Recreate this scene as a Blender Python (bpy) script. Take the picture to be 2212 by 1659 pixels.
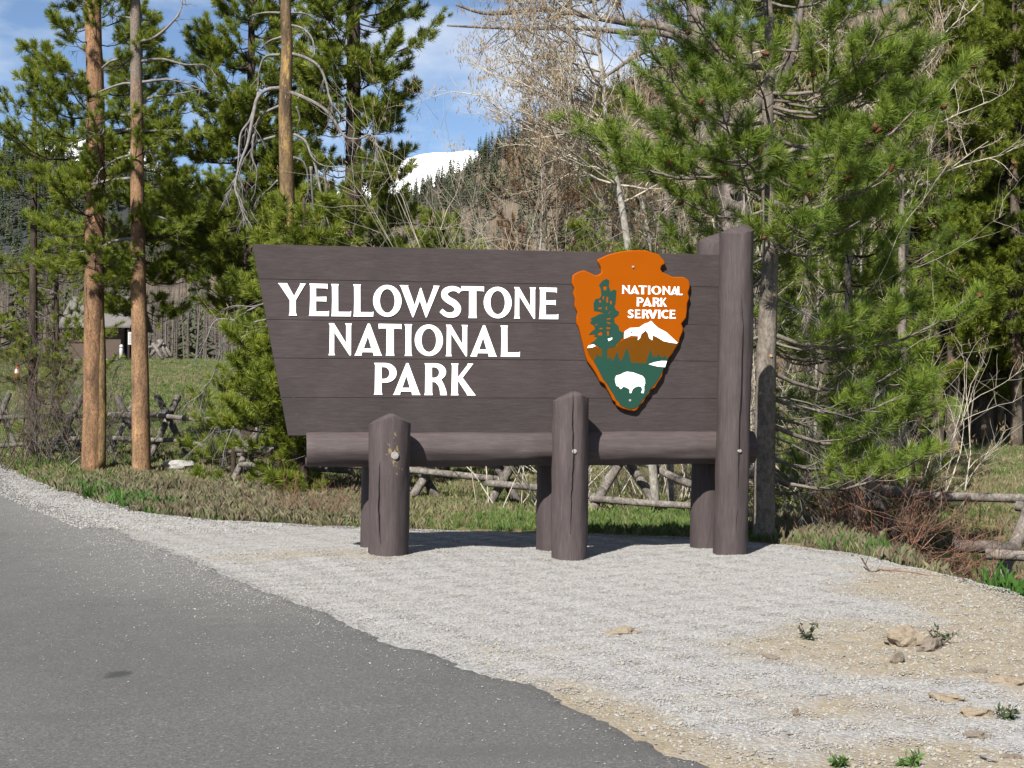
import bpy, bmesh, math, random
import numpy as np
from mathutils import Vector, noise as mnoise

R = math.radians
scene = bpy.context.scene
for o in list(bpy.data.objects):
    bpy.data.objects.remove(o)
COL = scene.collection

# ------------------------------------------------------------------ camera
CAM_H = 1.2
PITCH = math.atan(60.5 / 3024.0)
cam_data = bpy.data.cameras.new('camera')
cam = bpy.data.objects.new('camera', cam_data)
COL.objects.link(cam)
cam_data.sensor_width = 36.0
cam_data.lens = 36.0 * 3024.0 / 2212.0
cam_data.clip_start = 0.1
cam_data.clip_end = 20000
cam.location = (0, 0, CAM_H)
cam.rotation_euler = (R(90) + PITCH, 0, 0)
scene.camera = cam

# ------------------------------------------------------------------ sky, sun, exposure
SUN_EL, SUN_AZ = R(43), R(204)          # azimuth clockwise from +Y
world = bpy.data.worlds.new('World')
scene.world = world
world.use_nodes = True
wn, wl = world.node_tree.nodes, world.node_tree.links
wn.clear()
sky = wn.new('ShaderNodeTexSky'); sky.sky_type = 'NISHITA'; sky.sun_disc = False
sky.sun_elevation = SUN_EL; sky.sun_rotation = SUN_AZ
sky.altitude = 2200; sky.air_density = 1.0; sky.dust_density = 0.3; sky.ozone_density = 2.2
bg = wn.new('ShaderNodeBackground'); bg.inputs['Strength'].default_value = 0.060
wo = wn.new('ShaderNodeOutputWorld')
tc = wn.new('ShaderNodeTexCoord'); mp = wn.new('ShaderNodeMapping')
mp.inputs['Scale'].default_value = (1.0, 1.0, 2.6)
mp.inputs['Location'].default_value = (0.35, 0.1, 0.2)
cn = wn.new('ShaderNodeTexNoise'); cn.inputs['Scale'].default_value = 5.5
cn.inputs['Detail'].default_value = 9; cn.inputs['Roughness'].default_value = 0.55
cr = wn.new('ShaderNodeValToRGB')
cr.color_ramp.elements[0].position = 0.42; cr.color_ramp.elements[0].color = (0, 0, 0, 1)
cr.color_ramp.elements[1].position = 0.68; cr.color_ramp.elements[1].color = (0.78, 0.78, 0.78, 1)
cm = wn.new('ShaderNodeMixRGB'); cm.inputs['Color2'].default_value = (7.2, 7.5, 7.9, 1)
wl.new(tc.outputs['Generated'], mp.inputs['Vector']); wl.new(mp.outputs[0], cn.inputs['Vector'])
wl.new(cn.outputs['Fac'], cr.inputs[0]); wl.new(cr.outputs[0], cm.inputs['Fac'])
wl.new(sky.outputs[0], cm.inputs['Color1']); wl.new(cm.outputs[0], bg.inputs['Color'])
wl.new(bg.outputs[0], wo.inputs['Surface'])

sun_data = bpy.data.lights.new('sun', 'SUN')
sun_data.energy = 5.0; sun_data.angle = R(0.53); sun_data.color = (1.0, 0.955, 0.88)
sun = bpy.data.objects.new('sun', sun_data); COL.objects.link(sun)
sdir = Vector((math.sin(SUN_AZ) * math.cos(SUN_EL), math.cos(SUN_AZ) * math.cos(SUN_EL), math.sin(SUN_EL)))
sun.rotation_euler = sdir.to_track_quat('Z', 'Y').to_euler()
sun.location = (-10, -20, 30)

vs = scene.view_settings
scene.display_settings.display_device = 'sRGB'
vs.view_transform = 'Standard'; vs.look = 'None'; vs.exposure = 1.25; vs.gamma = 1.0
vs.use_curve_mapping = False
scene.render.resolution_x = 1024; scene.render.resolution_y = 768

# ------------------------------------------------------------------ layout helpers
F = 3024.0


def at(px, py, Y):
    """point at ground distance Y that the survey photo (2212 px wide) sees at px, py"""
    xc, yc = (px - 1106.0) / F, (829.5 - py) / F
    d = (xc, math.cos(PITCH) - yc * math.sin(PITCH), math.sin(PITCH) + yc * math.cos(PITCH))
    k = Y / d[1]
    return Vector((d[0] * k, Y, CAM_H + d[2] * k))


def sstep(a, b, x):
    t = np.clip((np.asarray(x, float) - a) / (b - a), 0, 1)
    return t * t * (3 - 2 * t)


def wav(x, y, s, seed=0.0):
    x = np.asarray(x, float) * s; y = np.asarray(y, float) * s
    return (np.sin(x * 1.3 + y * .7 + seed) + np.sin(x * -.8 + y * 1.7 + seed * 2.1) +
            np.sin(x * 2.3 + y * 2.1 + seed * .7) * .6 + np.sin(x * 3.9 - y * 3.1 + seed * 3.3) * .4) / 3.0


def hgt(x, y):
    """height of the finished surface: road and gravel about 0, meadow rising behind"""
    x = np.asarray(x, float); y = np.asarray(y, float)
    r = np.clip(y - 18, 0, None)
    z = np.where(r < 8, 0.0045 * r * r, 0.288 + 0.066 * (r - 8))
    z = np.where(y > 92, 0.288 + 0.066 * 66 + 0.02 * (y - 92), z)
    edge = 3.15 + 0.22 * np.sin(y * .9 + .5) - 0.035 * (y - 10)
    ditch = sstep(0, 1.9, x - edge) * (1 - sstep(15.0, 21.0, y))
    z = z - 0.72 * ditch
    z = z - 0.10 * sstep(6.5, 3.5, y) * sstep(1.2, 2.6, x)
    z = z + 0.075 * np.exp(-(((x + 1.35) / 1.2) ** 2 + ((y - 11.6) / .9) ** 2))
    z = z - 0.035 * np.exp(-(((x - .5) / .8) ** 2 + ((y - 11.2) / .7) ** 2))
    near = 1 - sstep(17, 24, y)
    z = z + 0.012 * wav(x, y, 1.6, 1.0) * near + 0.05 * wav(x, y, .5, 4.0) * (1 - near)
    return z


def hz(x, y):
    return float(hgt(x, y))


def on(px, py):
    """ground point seen at px, py"""
    Y = 8.0
    lo, hi = 2.0, 140.0
    for i in range(60):
        Y = .5 * (lo + hi)
        p = at(px, py, Y)
        if p.z > hz(p.x, p.y):
            lo = Y
        else:
            hi = Y
    p = at(px, py, lo)
    p.z = hz(p.x, p.y)
    return p


GRAVEL = [(-30, 62), (-13.5, 32.5), (-9.2, 25.2), (-5.5, 18.8), (-4.3, 16.6), (-3.1, 15.5), (-1.66, 14.6), (-1.0, 14.35), (.6, 13.9),
          (1.66, 13.45), (2.45, 12.6), (2.95, 11.8), (3.3, 10.8), (3.4, 9.6), (3.25, 8.6), (3.15, 7.4), (3.3, 6), (3.2, 4.5), (3.5, 2), (4.5, -4), (7, -14), (-30, -14)]
ASPH = [(-30, 60), (-13, 31), (-8.5, 23.4), (-6.5, 19.0), (-3.7, 13.6), (-2.15, 10.4), (-1.5, 9.1), (-1.03, 8.25), (-.66, 7.35), (-.33, 6.86), (-.12, 6.38),
        (.17, 6.04), (.236, 5.78), (.38, 5.42), (.5, 5.1), (.68, 4.72), (1.1, 3.6), (1.8, 2), (2.6, 0), (4, -6), (6.5, -14), (-30, -14)]


def sdist(poly, X, Y):
    """signed distance to polygon, positive inside"""
    P = np.array(poly, float)
    d = np.full(X.shape, 1e9); ins = np.zeros(X.shape, bool)
    for i in range(len(P)):
        a, b = P[i], P[(i + 1) % len(P)]
        e = b - a
        t = np.clip(((X - a[0]) * e[0] + (Y - a[1]) * e[1]) / (e @ e), 0, 1)
        d = np.minimum(d, np.hypot(X - a[0] - t * e[0], Y - a[1] - t * e[1]))
        c = (a[1] > Y) != (b[1] > Y)
        with np.errstate(divide='ignore', invalid='ignore'):
            xi = a[0] + (Y - a[1]) * e[0] / (e[1] if e[1] else 1e-9)
        ins ^= c & (X < xi)
    return np.where(ins, d, -d)


# ------------------------------------------------------------------ materials
def mat(name):
    m = bpy.data.materials.new(name); m.use_nodes = True
    nt = m.node_tree
    return m, nt, nt.nodes['Principled BSDF']


def ramp(nt, src, stops):
    r = nt.nodes.new('ShaderNodeValToRGB')
    el = r.color_ramp.elements
    while len(el) < len(stops):
        el.new(.5)
    for e, (p, c) in zip(el, stops):
        e.position = p; e.color = (*c, 1) if len(c) == 3 else c
    nt.links.new(src, r.inputs[0])
    return r.outputs[0]


def coords(nt, kind='Object', scale=(1, 1, 1)):
    t = nt.nodes.new('ShaderNodeTexCoord'); m = nt.nodes.new('ShaderNodeMapping')
    m.inputs['Scale'].default_value = scale
    nt.links.new(t.outputs[kind], m.inputs['Vector'])
    return m.outputs[0]


def geopos(nt, scale=(1, 1, 1)):
    t = nt.nodes.new('ShaderNodeNewGeometry'); m = nt.nodes.new('ShaderNodeMapping')
    m.inputs['Scale'].default_value = scale
    nt.links.new(t.outputs['Position'], m.inputs['Vector'])
    return m.outputs[0]


def noise(nt, vec, scale, detail=4, rough=.55, dist=0):
    n = nt.nodes.new('ShaderNodeTexNoise')
    n.inputs['Scale'].default_value = scale; n.inputs['Detail'].default_value = detail
    n.inputs['Roughness'].default_value = rough; n.inputs['Distortion'].default_value = dist
    nt.links.new(vec, n.inputs['Vector'])
    return n.outputs['Fac']


def mix(nt, fac, a, b, mode='MIX'):
    x = nt.nodes.new('ShaderNodeMixRGB'); x.blend_type = mode
    for i, v in ((0, fac), (1, a), (2, b)):
        if isinstance(v, (int, float)):
            x.inputs[i].default_value = v
        elif isinstance(v, tuple):
            x.inputs[i].default_value = (*v, 1) if len(v) == 3 else v
        else:
            nt.links.new(v, x.inputs[i])
    return x.outputs[0]


def math_(nt, op, a, b=None):
    x = nt.nodes.new('ShaderNodeMath'); x.operation = op
    for i, v in ((0, a), (1, b)):
        if v is None:
            continue
        if isinstance(v, (int, float)):
            x.inputs[i].default_value = v
        else:
            nt.links.new(v, x.inputs[i])
    return x.outputs[0]


def bump(nt, bs, h, strength=.4, dist=.01):
    b = nt.nodes.new('ShaderNodeBump')
    b.inputs['Strength'].default_value = strength; b.inputs['Distance'].default_value = dist
    nt.links.new(h, b.inputs['Height']); nt.links.new(b.outputs[0], bs.inputs['Normal'])


def attr(nt, name):
    a = nt.nodes.new('ShaderNodeAttribute'); a.attribute_name = name
    return a.outputs['Fac']


def m_simple(name, c0, c1, scale=8, rough=.8, st=(1, 1, 1), bmp=.3, bd=.005, kind='Object'):
    m, nt, bs = mat(name)
    v = coords(nt, kind, st)
    n = noise(nt, v, scale, 6, .6)
    nt.links.new(ramp(nt, n, [(.3, c0), (.7, c1)]), bs.inputs['Base Color'])
    bs.inputs['Roughness'].default_value = rough
    bs.inputs['Specular IOR Level'].default_value = .2
    if bmp:
        bump(nt, bs, n, bmp, bd)
    return m


def m_leaf(name, stops, rough=.55, transl=.34, island=.5):
    """per-piece colour variation for needles, grass blades and twigs"""
    m, nt, bs = mat(name)
    oi = nt.nodes.new('ShaderNodeObjectInfo')
    ge = nt.nodes.new('ShaderNodeNewGeometry')
    k = math_(nt, 'ADD', math_(nt, 'MULTIPLY', oi.outputs['Random'], 1 - island), math_(nt, 'MULTIPLY', ge.outputs['Random Per Island'], island))
    c = ramp(nt, k, stops)
    nt.links.new(c, bs.inputs['Base Color']); bs.inputs['Roughness'].default_value = rough
    bs.inputs['Specular IOR Level'].default_value = .25
    if transl:
        t = nt.nodes.new('ShaderNodeBsdfTranslucent'); nt.links.new(c, t.inputs['Color'])
        ms = nt.nodes.new('ShaderNodeMixShader'); ms.inputs[0].default_value = transl
        out = nt.nodes['Material Output']
        nt.links.new(bs.outputs[0], ms.inputs[1]); nt.links.new(t.outputs[0], ms.inputs[2])
        nt.links.new(ms.outputs[0], out.inputs['Surface'])
    return m


def m_bark(name, stops, scale=9, st=(1, 1, .3), patch=None, plevel=.58, bmp=.9, zlo=None, mott=0, grey=None):
    """fissured bark; patch = bare-wood colour in irregular peeled areas"""
    m, nt, bs = mat(name)
    v = coords(nt, 'Object', st)
    n = noise(nt, v, scale, 8, .68, .3)
    col = ramp(nt, n, stops)
    fine = noise(nt, coords(nt, 'Object', (1, 1, .55)), scale * 6, 4, .7)
    col = mix(nt, .8, col, ramp(nt, fine, [(.3, (.30, .28, .27)), (.62, (1.25, 1.22, 1.2))]), 'MULTIPLY')
    if patch:
        p = noise(nt, coords(nt, 'Object', (1.6, 1.6, .45)), 3.2, 6, .7, .5)
        pm = ramp(nt, p, [(plevel, (0, 0, 0)), (plevel + .05, (1, 1, 1))])
        col = mix(nt, pm, col, patch)
    if mott:
        q = noise(nt, coords(nt, 'Object', (2, 2, .9)), 1.6, 6, .65, .4)
        col = mix(nt, math_(nt, 'MULTIPLY', ramp(nt, q, [(.42, (0, 0, 0)), (.66, (1, 1, 1))]), mott), col, (.041, .028, .020))
    if grey:
        sx = nt.nodes.new('ShaderNodeSeparateXYZ'); nt.links.new(geopos(nt), sx.inputs[0])
        w = math_(nt, 'ADD', math_(nt, 'MULTIPLY', math_(nt, 'SUBTRACT', sx.outputs[2], grey[0]), grey[1]), math_(nt, 'SUBTRACT', noise(nt, coords(nt, 'Object', (1, 1, .4)), 4, 5, .7), .5))
        col = mix(nt, ramp(nt, w, [(0, (0, 0, 0)), (.5, (.85, .85, .85))]), col, ramp(nt, fine, [(.3, (.072, .060, .048)), (.7, (.174, .152, .13))]))
    nt.links.new(col, bs.inputs['Base Color']); bs.inputs['Roughness'].default_value = .9
    bs.inputs['Specular IOR Level'].default_value = .2
    bump(nt, bs, math_(nt, 'ADD', n, math_(nt, 'MULTIPLY', fine, .4)), bmp, .03)
    return m


M = {}
# sign paint: dark brown, faint grain, hairline checks, pale scuffs
def m_paint(name, st, scuff=.5, chips=None, k=1.0):
    m, nt, bs = mat(name)
    n = noise(nt, coords(nt, 'Object', st), 14, 8, .65)
    c = ramp(nt, n, [(.22, tuple(k * v for v in (.036, .0280, .0276))), (.5, tuple(k * v for v in (.0510, .0402, .0400))), (.8, tuple(k * v for v in (.067, .0550, .0560)))])
    big = noise(nt, coords(nt, 'Object'), 2.3, 5, .6)
    c = mix(nt, .8, c, ramp(nt, big, [(.3, (.80, .785, .78)), (.7, (1.17, 1.17, 1.18))]), 'MULTIPLY')
    sheen_strk = noise(nt, coords(nt, 'Object', tuple(v * .6 for v in st)), 9, 4, .6)  # random tone streaks along the grain; the lighter ones paint sheen into the colour
    c = mix(nt, .7, c, ramp(nt, sheen_strk, [(.3, (.80, .79, .78)), (.55, (1, 1, 1)), (.75, (1.28, 1.28, 1.3))]), 'MULTIPLY')
    oi = nt.nodes.new('ShaderNodeObjectInfo')
    c = mix(nt, 1.0, c, ramp(nt, oi.outputs['Random'], [(0, (.93, .93, .93)), (1, (1.07, 1.06, 1.06))]), 'MULTIPLY')
    # hairline drying checks along the grain
    ck = noise(nt, coords(nt, 'Object', tuple(s * 1.0 for s in st)), 5, 3, .5, .6)
    ckm = ramp(nt, math_(nt, 'ABSOLUTE', math_(nt, 'SUBTRACT', ck, .5)), [(0, (1, 1, 1)), (.0045, (0, 0, 0))])
    gate = ramp(nt, noise(nt, coords(nt, 'Object'), 1.7, 2), [(.52, (0, 0, 0)), (.6, (1, 1, 1))])
    c = mix(nt, math_(nt, 'MULTIPLY', math_(nt, 'MULTIPLY', ckm, gate), .8), c, (.009, .007, .007))
    sc = noise(nt, coords(nt, 'Object', (1, 1, 1)), 6, 10, .75, 1.2)
    c = mix(nt, math_(nt, 'MULTIPLY', ramp(nt, sc, [(.62, (0, 0, 0)), (.8, (1, 1, 1))]), scuff), c, (.10, .09, .088))
    if chips:
        g = nt.nodes.new('ShaderNodeTexCoord')
        vm = nt.nodes.new('ShaderNodeVectorMath'); vm.operation = 'SUBTRACT'; vm.inputs[1].default_value = chips
        nt.links.new(g.outputs['Object'], vm.inputs[0])
        ml = nt.nodes.new('ShaderNodeVectorMath'); ml.operation = 'MULTIPLY'; ml.inputs[1].default_value = (11, 5, 3.4)
        nt.links.new(vm.outputs[0], ml.inputs[0])
        ln = nt.nodes.new('ShaderNodeVectorMath'); ln.operation = 'LENGTH'; nt.links.new(ml.outputs[0], ln.inputs[0])
        cn_ = noise(nt, coords(nt, 'Object', (1, 1, .5)), 26, 6, .7)
        kk = math_(nt, 'SUBTRACT', math_(nt, 'MULTIPLY', cn_, 2.0), math_(nt, 'MULTIPLY', ln.outputs['Value'], .42))
        c = mix(nt, ramp(nt, kk, [(.92, (0, 0, 0)), (.97, (1, 1, 1))]), c, (.16, .12, .06))
    nt.links.new(c, bs.inputs['Base Color'])
    bs.inputs['Roughness'].default_value = .72
    bs.inputs['Specular IOR Level'].default_value = .22
    bump(nt, bs, n, .25, .004)
    return m


M['plank'] = m_paint('sign_plank_paint', (.7, 4, 9), .22, None, .70)
M['post'] = m_paint('sign_post_paint', (7, 7, .5), .28)
M['post_chip'] = m_paint('sign_post_paint_chipped', (7, 7, .5), .3, (.03, -.17, .86))
M['log'] = m_paint('sign_log_paint', (.5, 7, 7), .34)
M['groove'] = m_simple('dark_joint', (.0058, .0048, .0048), (.0097, .0077, .0077), 20)
M['white'] = m_simple('white_sign_paint', (.84, .84, .86), (.88, .88, .88), 5, .5, bmp=0)
M['orange'] = m_simple('orange_emblem_paint', (.212, .046, .0008), (.230, .051, .0009), 3, .6, bmp=0)
M['orange_edge'] = M['orange']
M['emblem_green'] = m_simple('green_emblem_paint', (.0125, .042, .0305), (.0145, .047, .034), 4, .6, bmp=0)
M['emblem_brown'] = m_simple('brown_emblem_paint', (.088, .031, .0022), (.098, .035, .003), 4, .6, bmp=0)
for _k in ('orange', 'emblem_green', 'emblem_brown'):
    M[_k].node_tree.nodes['Principled BSDF'].inputs['Specular IOR Level'].default_value = .03
M['steel'] = m_simple('dull_steel', (.1207, .1159, .1063), (.1932, .1835, .169), 30, .4, bmp=.1)
M['steel'].node_tree.nodes['Principled BSDF'].inputs['Metallic'].default_value = .6
M['plug'] = m_simple('pale_plug', (.16, .152, .14), (.288, .28, .264), 60, .8)
M['bolt'] = m_simple('dark_bolt', (.02, .0192, .018), (.096, .094, .092), 45, .6)

M['bark_orange'] = m_bark('lodgepole_bark', [(.28, (.0363, .0261, .0196)), (.42, (.163, .0945, .0521)), (.62, (.2656, .1532, .0815)), (.8, (.3019, .2152, .1435))], 7, (1, 1, .28), (.3019, .176, .0392), .72, mott=.75)
M['bark_half'] = m_bark('half_peeled_bark', [(.28, (.0363, .0261, .0196)), (.42, (.163, .0979, .0555)), (.62, (.2596, .1565, .0848)), (.8, (.3019, .2217, .15))], 7, (1, 1, .28), (.314, .2087, .0652), .62, mott=.7, grey=(6.0, .6))
M['bark_yellow'] = m_bark('peeled_bark', [(.3, (.0302, .0241, .0181)), (.44, (.1329, .0906, .0483)), (.62, (.2415, .163, .0725)), (.8, (.2174, .1811, .1449))], 6, (1, 1, .22), (.314, .1992, .0664), .56, mott=.7, grey=(7.2, .5))
M['bark_grey'] = m_bark('young_pine_bark', [(.2, (.0483, .0411, .0338)), (.5, (.1304, .1135, .0966)), (.8, (.1932, .1739, .1546))], 5, (1, 1, .7), None, .6, .5)
M['bark_dark'] = m_bark('dark_bark', [(.25, (.0145, .0116, .0097)), (.55, (.0483, .0362, .0266)), (.8, (.0918, .0725, .058))], 8, (1, 1, .3))
M['bark_gnawed'] = m_bark('gnawed_bark', [(.25, (.0242, .0203, .0164)), (.55, (.0966, .0797, .0628)), (.8, (.1449, .1207, .0966))], 8, (1, 1, .3), (.2415, .1256, .029), .56)
M['dead_wood'] = m_simple('weathered_dead_wood', (.0821, .0749, .07), (.1932, .1811, .1739), 12, .9, (1, 1, 1), .4)
M['aspen'] = m_bark('pale_aspen_bark', [(.2, (.0773, .0725, .058)), (.42, (.2029, .1932, .169)), (.8, (.2801, .2705, .2415))], 5, (1, 1, .8), None, .6, .3)
M['old_bark'] = m_bark('old_cottonwood_bark', [(.3, (.0338, .029, .0266)), (.5, (.1207, .1038, .0918)), (.75, (.2222, .2029, .1884))], 5, (1, 1, .15), None, .6, 1.2)
M['twig_brown'] = m_simple('brown_twigs', (.0435, .029, .0217), (.0966, .0725, .0531), 10, .9, bmp=0)
M['twig_grey'] = m_simple('grey_twigs', (.0628, .058, .0531), (.1304, .1207, .1111), 10, .9, bmp=0)
M['twig_tan'] = m_simple('tan_twigs', (.2173, .1884, .1449), (.3622, .3333, .2752), 10, .9, bmp=0)
M['twig_red'] = m_simple('red_willow_stems', (.1228, .055, .0359), (.2087, .118, .0809), 10, .7, bmp=0)
M['fence'] = m_bark('weathered_fence_wood', [(.25, (.0406, .0358, .0311)), (.5, (.1252, .1135, .1015)), (.78, (.2366, .2198, .1995))], 6, (1.2, 1.2, 1.2), None, .6, .5)
M['fence_dark'] = m_bark('dark_fence_wood', [(.25, (.0271, .0241, .0217)), (.5, (.0725, .0664, .0604)), (.78, (.1449, .1329, .1208))], 6, (1.2, 1.2, 1.2), (.1992, .1026, .0363), .66, .5)  # darker fence logs with brown bare-wood patches
M['needle'] = m_leaf('pine_needles', [(0, (.0418, .0678, .0105)), (.3, (.1022, .1395, .0163)), (.6, (.1627, .1991, .0223)), (.93, (.2323, .2551, .0334)), (.965, (.251, .1355, .0373))])
M['needle_bright'] = m_leaf('bright_pine_needles', [(0, (.0439, .077, .0119)), (.35, (.0997, .1541, .0194)), (.7, (.1595, .2171, .0268)), (1, (.2233, .2662, .0447))])
M['needle_forest'] = m_leaf('forest_pine_needles', [(0, (.0389, .0666, .01)), (.4, (.102, .1378, .0149)), (.8, (.1701, .2, .02)), (1, (.2236, .2399, .0333))])
M['needle_red'] = m_leaf('dead_red_needles', [(0, (.0848, .0359, .0143)), (.5, (.1369, .062, .0248)), (1, (.1565, .1044, .0489))], .8, .15)
M['needle_far'] = m_leaf('far_conifer_needles', [(0, (.0241, .0349, .0179)), (.5, (.0391, .0522, .0239)), (1, (.0604, .0695, .0328))], .8, 0, .3)
M['snag_far'] = m_leaf('far_burnt_snags', [(0, (.0522, .044, .0388)), (1, (.1095, .0929, .0799))], .9, 0)
M['catkin'] = m_leaf('catkins', [(0, (.1239, .0783, .0456)), (.5, (.1956, .1369, .0848)), (1, (.2608, .2152, .1239))], .8, .2)
M['cone'] = m_simple('pine_cone', (.0435, .0174, .0078), (.1087, .0464, .0213), 40, .8)
M['grass_dry'] = m_leaf('dry_grass', [(0, (.0827, .0581, .0346)), (.35, (.1322, .1, .0604)), (.7, (.1872, .161, .0949)), (.9, (.1652, .1934, .075)), (1, (.2645, .271, .1728))], .8, .2, .8)
M['grass_red'] = m_leaf('reddish_weeds', [(0, (.0635, .0406, .0283)), (.35, (.1122, .0813, .0565)), (.7, (.1609, .1354, .0927)), (.9, (.0976, .1194, .0464)), (1, (.2049, .1951, .1389))], .8, .2, .8)
M['grass_green'] = m_leaf('green_grass', [(0, (.0359, .0848, .0163)), (.45, (.0652, .1304, .0228)), (.75, (.1108, .1565, .0392)), (1, (.2608, .2348, .1435))], .7, .3, .8)
M['grass_lush'] = m_leaf('lush_grass', [(0, (.0242, .0773, .0121)), (.6, (.0483, .1207, .0193)), (1, (.0966, .1497, .0386))], .6, .3)
M['pebble'] = m_leaf('grey_pebbles', [(0, (.1551, .152, .1467)), (.25, (.1927, .1887, .1823)), (.6, (.2209, .2168, .2094)), (.88, (.2462, .2412, .2327)), (.95, (.2115, .1784, .1354)), (1, (.1645, .122, .0934))], .95, 0, 0)
M['pebble_tan'] = m_leaf('tan_pebbles', [(0, (.1584, .1378, .1056)), (.5, (.22, .1996, .1637)), (1, (.22, .2138, .1954))], .95, 0, 0)
M['rock_tan'] = m_simple('tan_rock', (.1355, .1066, .0722), (.2135, .1777, .1388), 9, .95, bmp=.6, bd=.01)
M['rock_brown'] = m_simple('brown_rock', (.0985, .078, .0611), (.1642, .1377, .1115), 9, .95, bmp=.6, bd=.01)
M['rock_white'] = m_simple('pale_boulder', (.1642, .1546, .1449), (.2995, .2898, .2753), 5, .95, bmp=.6, bd=.02)
M['cabin_wall'] = m_simple('brown_cabin_boards', (.0555, .0411, .0314), (.0773, .058, .0459), 12, .85, (8, 8, .5))
M['cabin_roof'] = m_simple('grey_shingles', (.0773, .07, .0676), (.1304, .1207, .1159), 16, .95)
M['dark'] = m_simple('dark_interior', (.0058, .0058, .0063), (.0097, .0097, .0097), 4)
M['flag_white'] = m_simple('white_cloth', (.3381, .3381, .3381), (.3864, .3864, .3864), 4, bmp=0)
M['flag_red'] = m_simple('red_cloth', (.2173, .0145, .0145), (.2656, .0242, .0242), 4, bmp=0)
M['traffic_orange'] = m_simple('orange_plastic', (.314, .0628, .0145), (.3622, .0821, .0242), 4, .5, bmp=0)

# ------------------------------------------------------------------ object helpers
def tag(o, label=None, cat=None, group=None, kind=None):
    if label: o['label'] = label
    if cat: o['category'] = cat
    if group: o['group'] = group
    if kind: o['kind'] = kind
    return o


def empty(name, loc=(0, 0, 0), rz=0):
    o = bpy.data.objects.new(name, None); COL.objects.link(o)
    o.location = loc; o.rotation_euler = (0, 0, rz); o.empty_display_size = .2
    return o


def link(name, me, material=None, parent=None, loc=None):
    o = bpy.data.objects.new(name, me); COL.objects.link(o)
    if material is not None and not me.materials:
        me.materials.append(material)
    if parent: o.parent = parent
    if loc is not None: o.location = loc
    return o


class MB:
    """collects tubes, boxes and faces into one mesh"""
    def __init__(s):
        s.v = []; s.f = []; s.n = 0

    def add(s, verts, faces):
        s.v.append(np.asarray(verts, float).reshape(-1, 3))
        n = s.n
        s.f.extend([tuple(i + n for i in f) for f in faces])
        s.n += len(s.v[-1])

    def tube(s, pts, rad, sides=6, cap=True, rough=0.0, rng=None):
        P = np.asarray([tuple(p) for p in pts], float); k = len(P)
        rad = np.asarray(rad, float) * np.ones(k)
        T = np.gradient(P, axis=0)
        T /= np.linalg.norm(T, axis=1)[:, None] + 1e-12
        ref = np.array([0, 0, 1.]) if abs(T[0, 2]) < .9 else np.array([1., 0, 0])
        a = np.arange(sides) * 2 * math.pi / sides
        ca, sa = np.cos(a), np.sin(a)
        u = np.cross(T, ref); u /= np.linalg.norm(u, axis=1)[:, None] + 1e-12
        w = np.cross(T, u)
        rr = rad[:, None] * np.ones(sides)
        if rough and rng is not None:
            rr = rr * (1 + rough * (rng.random((k, sides)) - .5))
        V = P[:, None, :] + rr[:, :, None] * (ca[None, :, None] * u[:, None, :] + sa[None, :, None] * w[:, None, :])
        F_ = []
        for i in range(k - 1):
            for j in range(sides):
                j2 = (j + 1) % sides
                F_.append((i * sides + j, i * sides + j2, (i + 1) * sides + j2, (i + 1) * sides + j))
        if cap:
            F_.append(tuple(range(sides - 1, -1, -1))); F_.append(tuple((k - 1) * sides + j for j in range(sides)))
        s.add(V, F_)

    def box(s, lo, hi):
        x0, y0, z0 = lo; x1, y1, z1 = hi
        s.add([(x0, y0, z0), (x1, y0, z0), (x1, y1, z0), (x0, y1, z0), (x0, y0, z1), (x1, y0, z1), (x1, y1, z1), (x0, y1, z1)],
              [(3, 2, 1, 0), (4, 5, 6, 7), (0, 1, 5, 4), (1, 2, 6, 5), (2, 3, 7, 6), (3, 0, 4, 7)])

    def mesh(s, name, smooth=True):
        me = bpy.data.meshes.new(name)
        if s.n:
            me.from_pydata(np.concatenate(s.v).tolist(), [], s.f)
            if smooth:
                me.polygons.foreach_set('use_smooth', [True] * len(me.polygons))
        me.update()
        return me

    def build(s, name, material, parent=None, smooth=True, loc=None):
        return link(name, s.mesh(name, smooth), material, parent, loc)


def grid_mesh(name, xs, ys, zf, mask=None):
    X, Y = np.meshgrid(np.asarray(xs, float), np.asarray(ys, float))
    Z = zf(X, Y)
    nx, ny = len(xs), len(ys)
    V = np.stack([X, Y, Z], -1).reshape(-1, 3)
    ii, jj = np.meshgrid(np.arange(nx - 1), np.arange(ny - 1))
    a = (jj * nx + ii).ravel()
    Q = np.stack([a, a + 1, a + nx + 1, a + nx], 1)
    if mask is not None:
        mk = mask.ravel()
        Q = Q[mk[Q].any(1)]
        used = np.unique(Q); rm = np.full(len(V), -1); rm[used] = np.arange(len(used))
        V = V[used]; Q = rm[Q]
    me = bpy.data.meshes.new(name)
    me.vertices.add(len(V)); me.vertices.foreach_set('co', V.ravel())
    me.loops.add(Q.size); me.loops.foreach_set('vertex_index', Q.ravel().astype(np.int32))
    me.polygons.add(len(Q)); me.polygons.foreach_set('loop_start', np.arange(0, Q.size, 4, dtype=np.int32))
    me.polygons.foreach_set('use_smooth', np.ones(len(Q), bool))
    me.update(); me.validate()
    return me, V


def vattr(me, name, val):
    a = me.attributes.new(name, 'FLOAT', 'POINT')
    a.data.foreach_set('value', np.asarray(val, np.float32))


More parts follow.
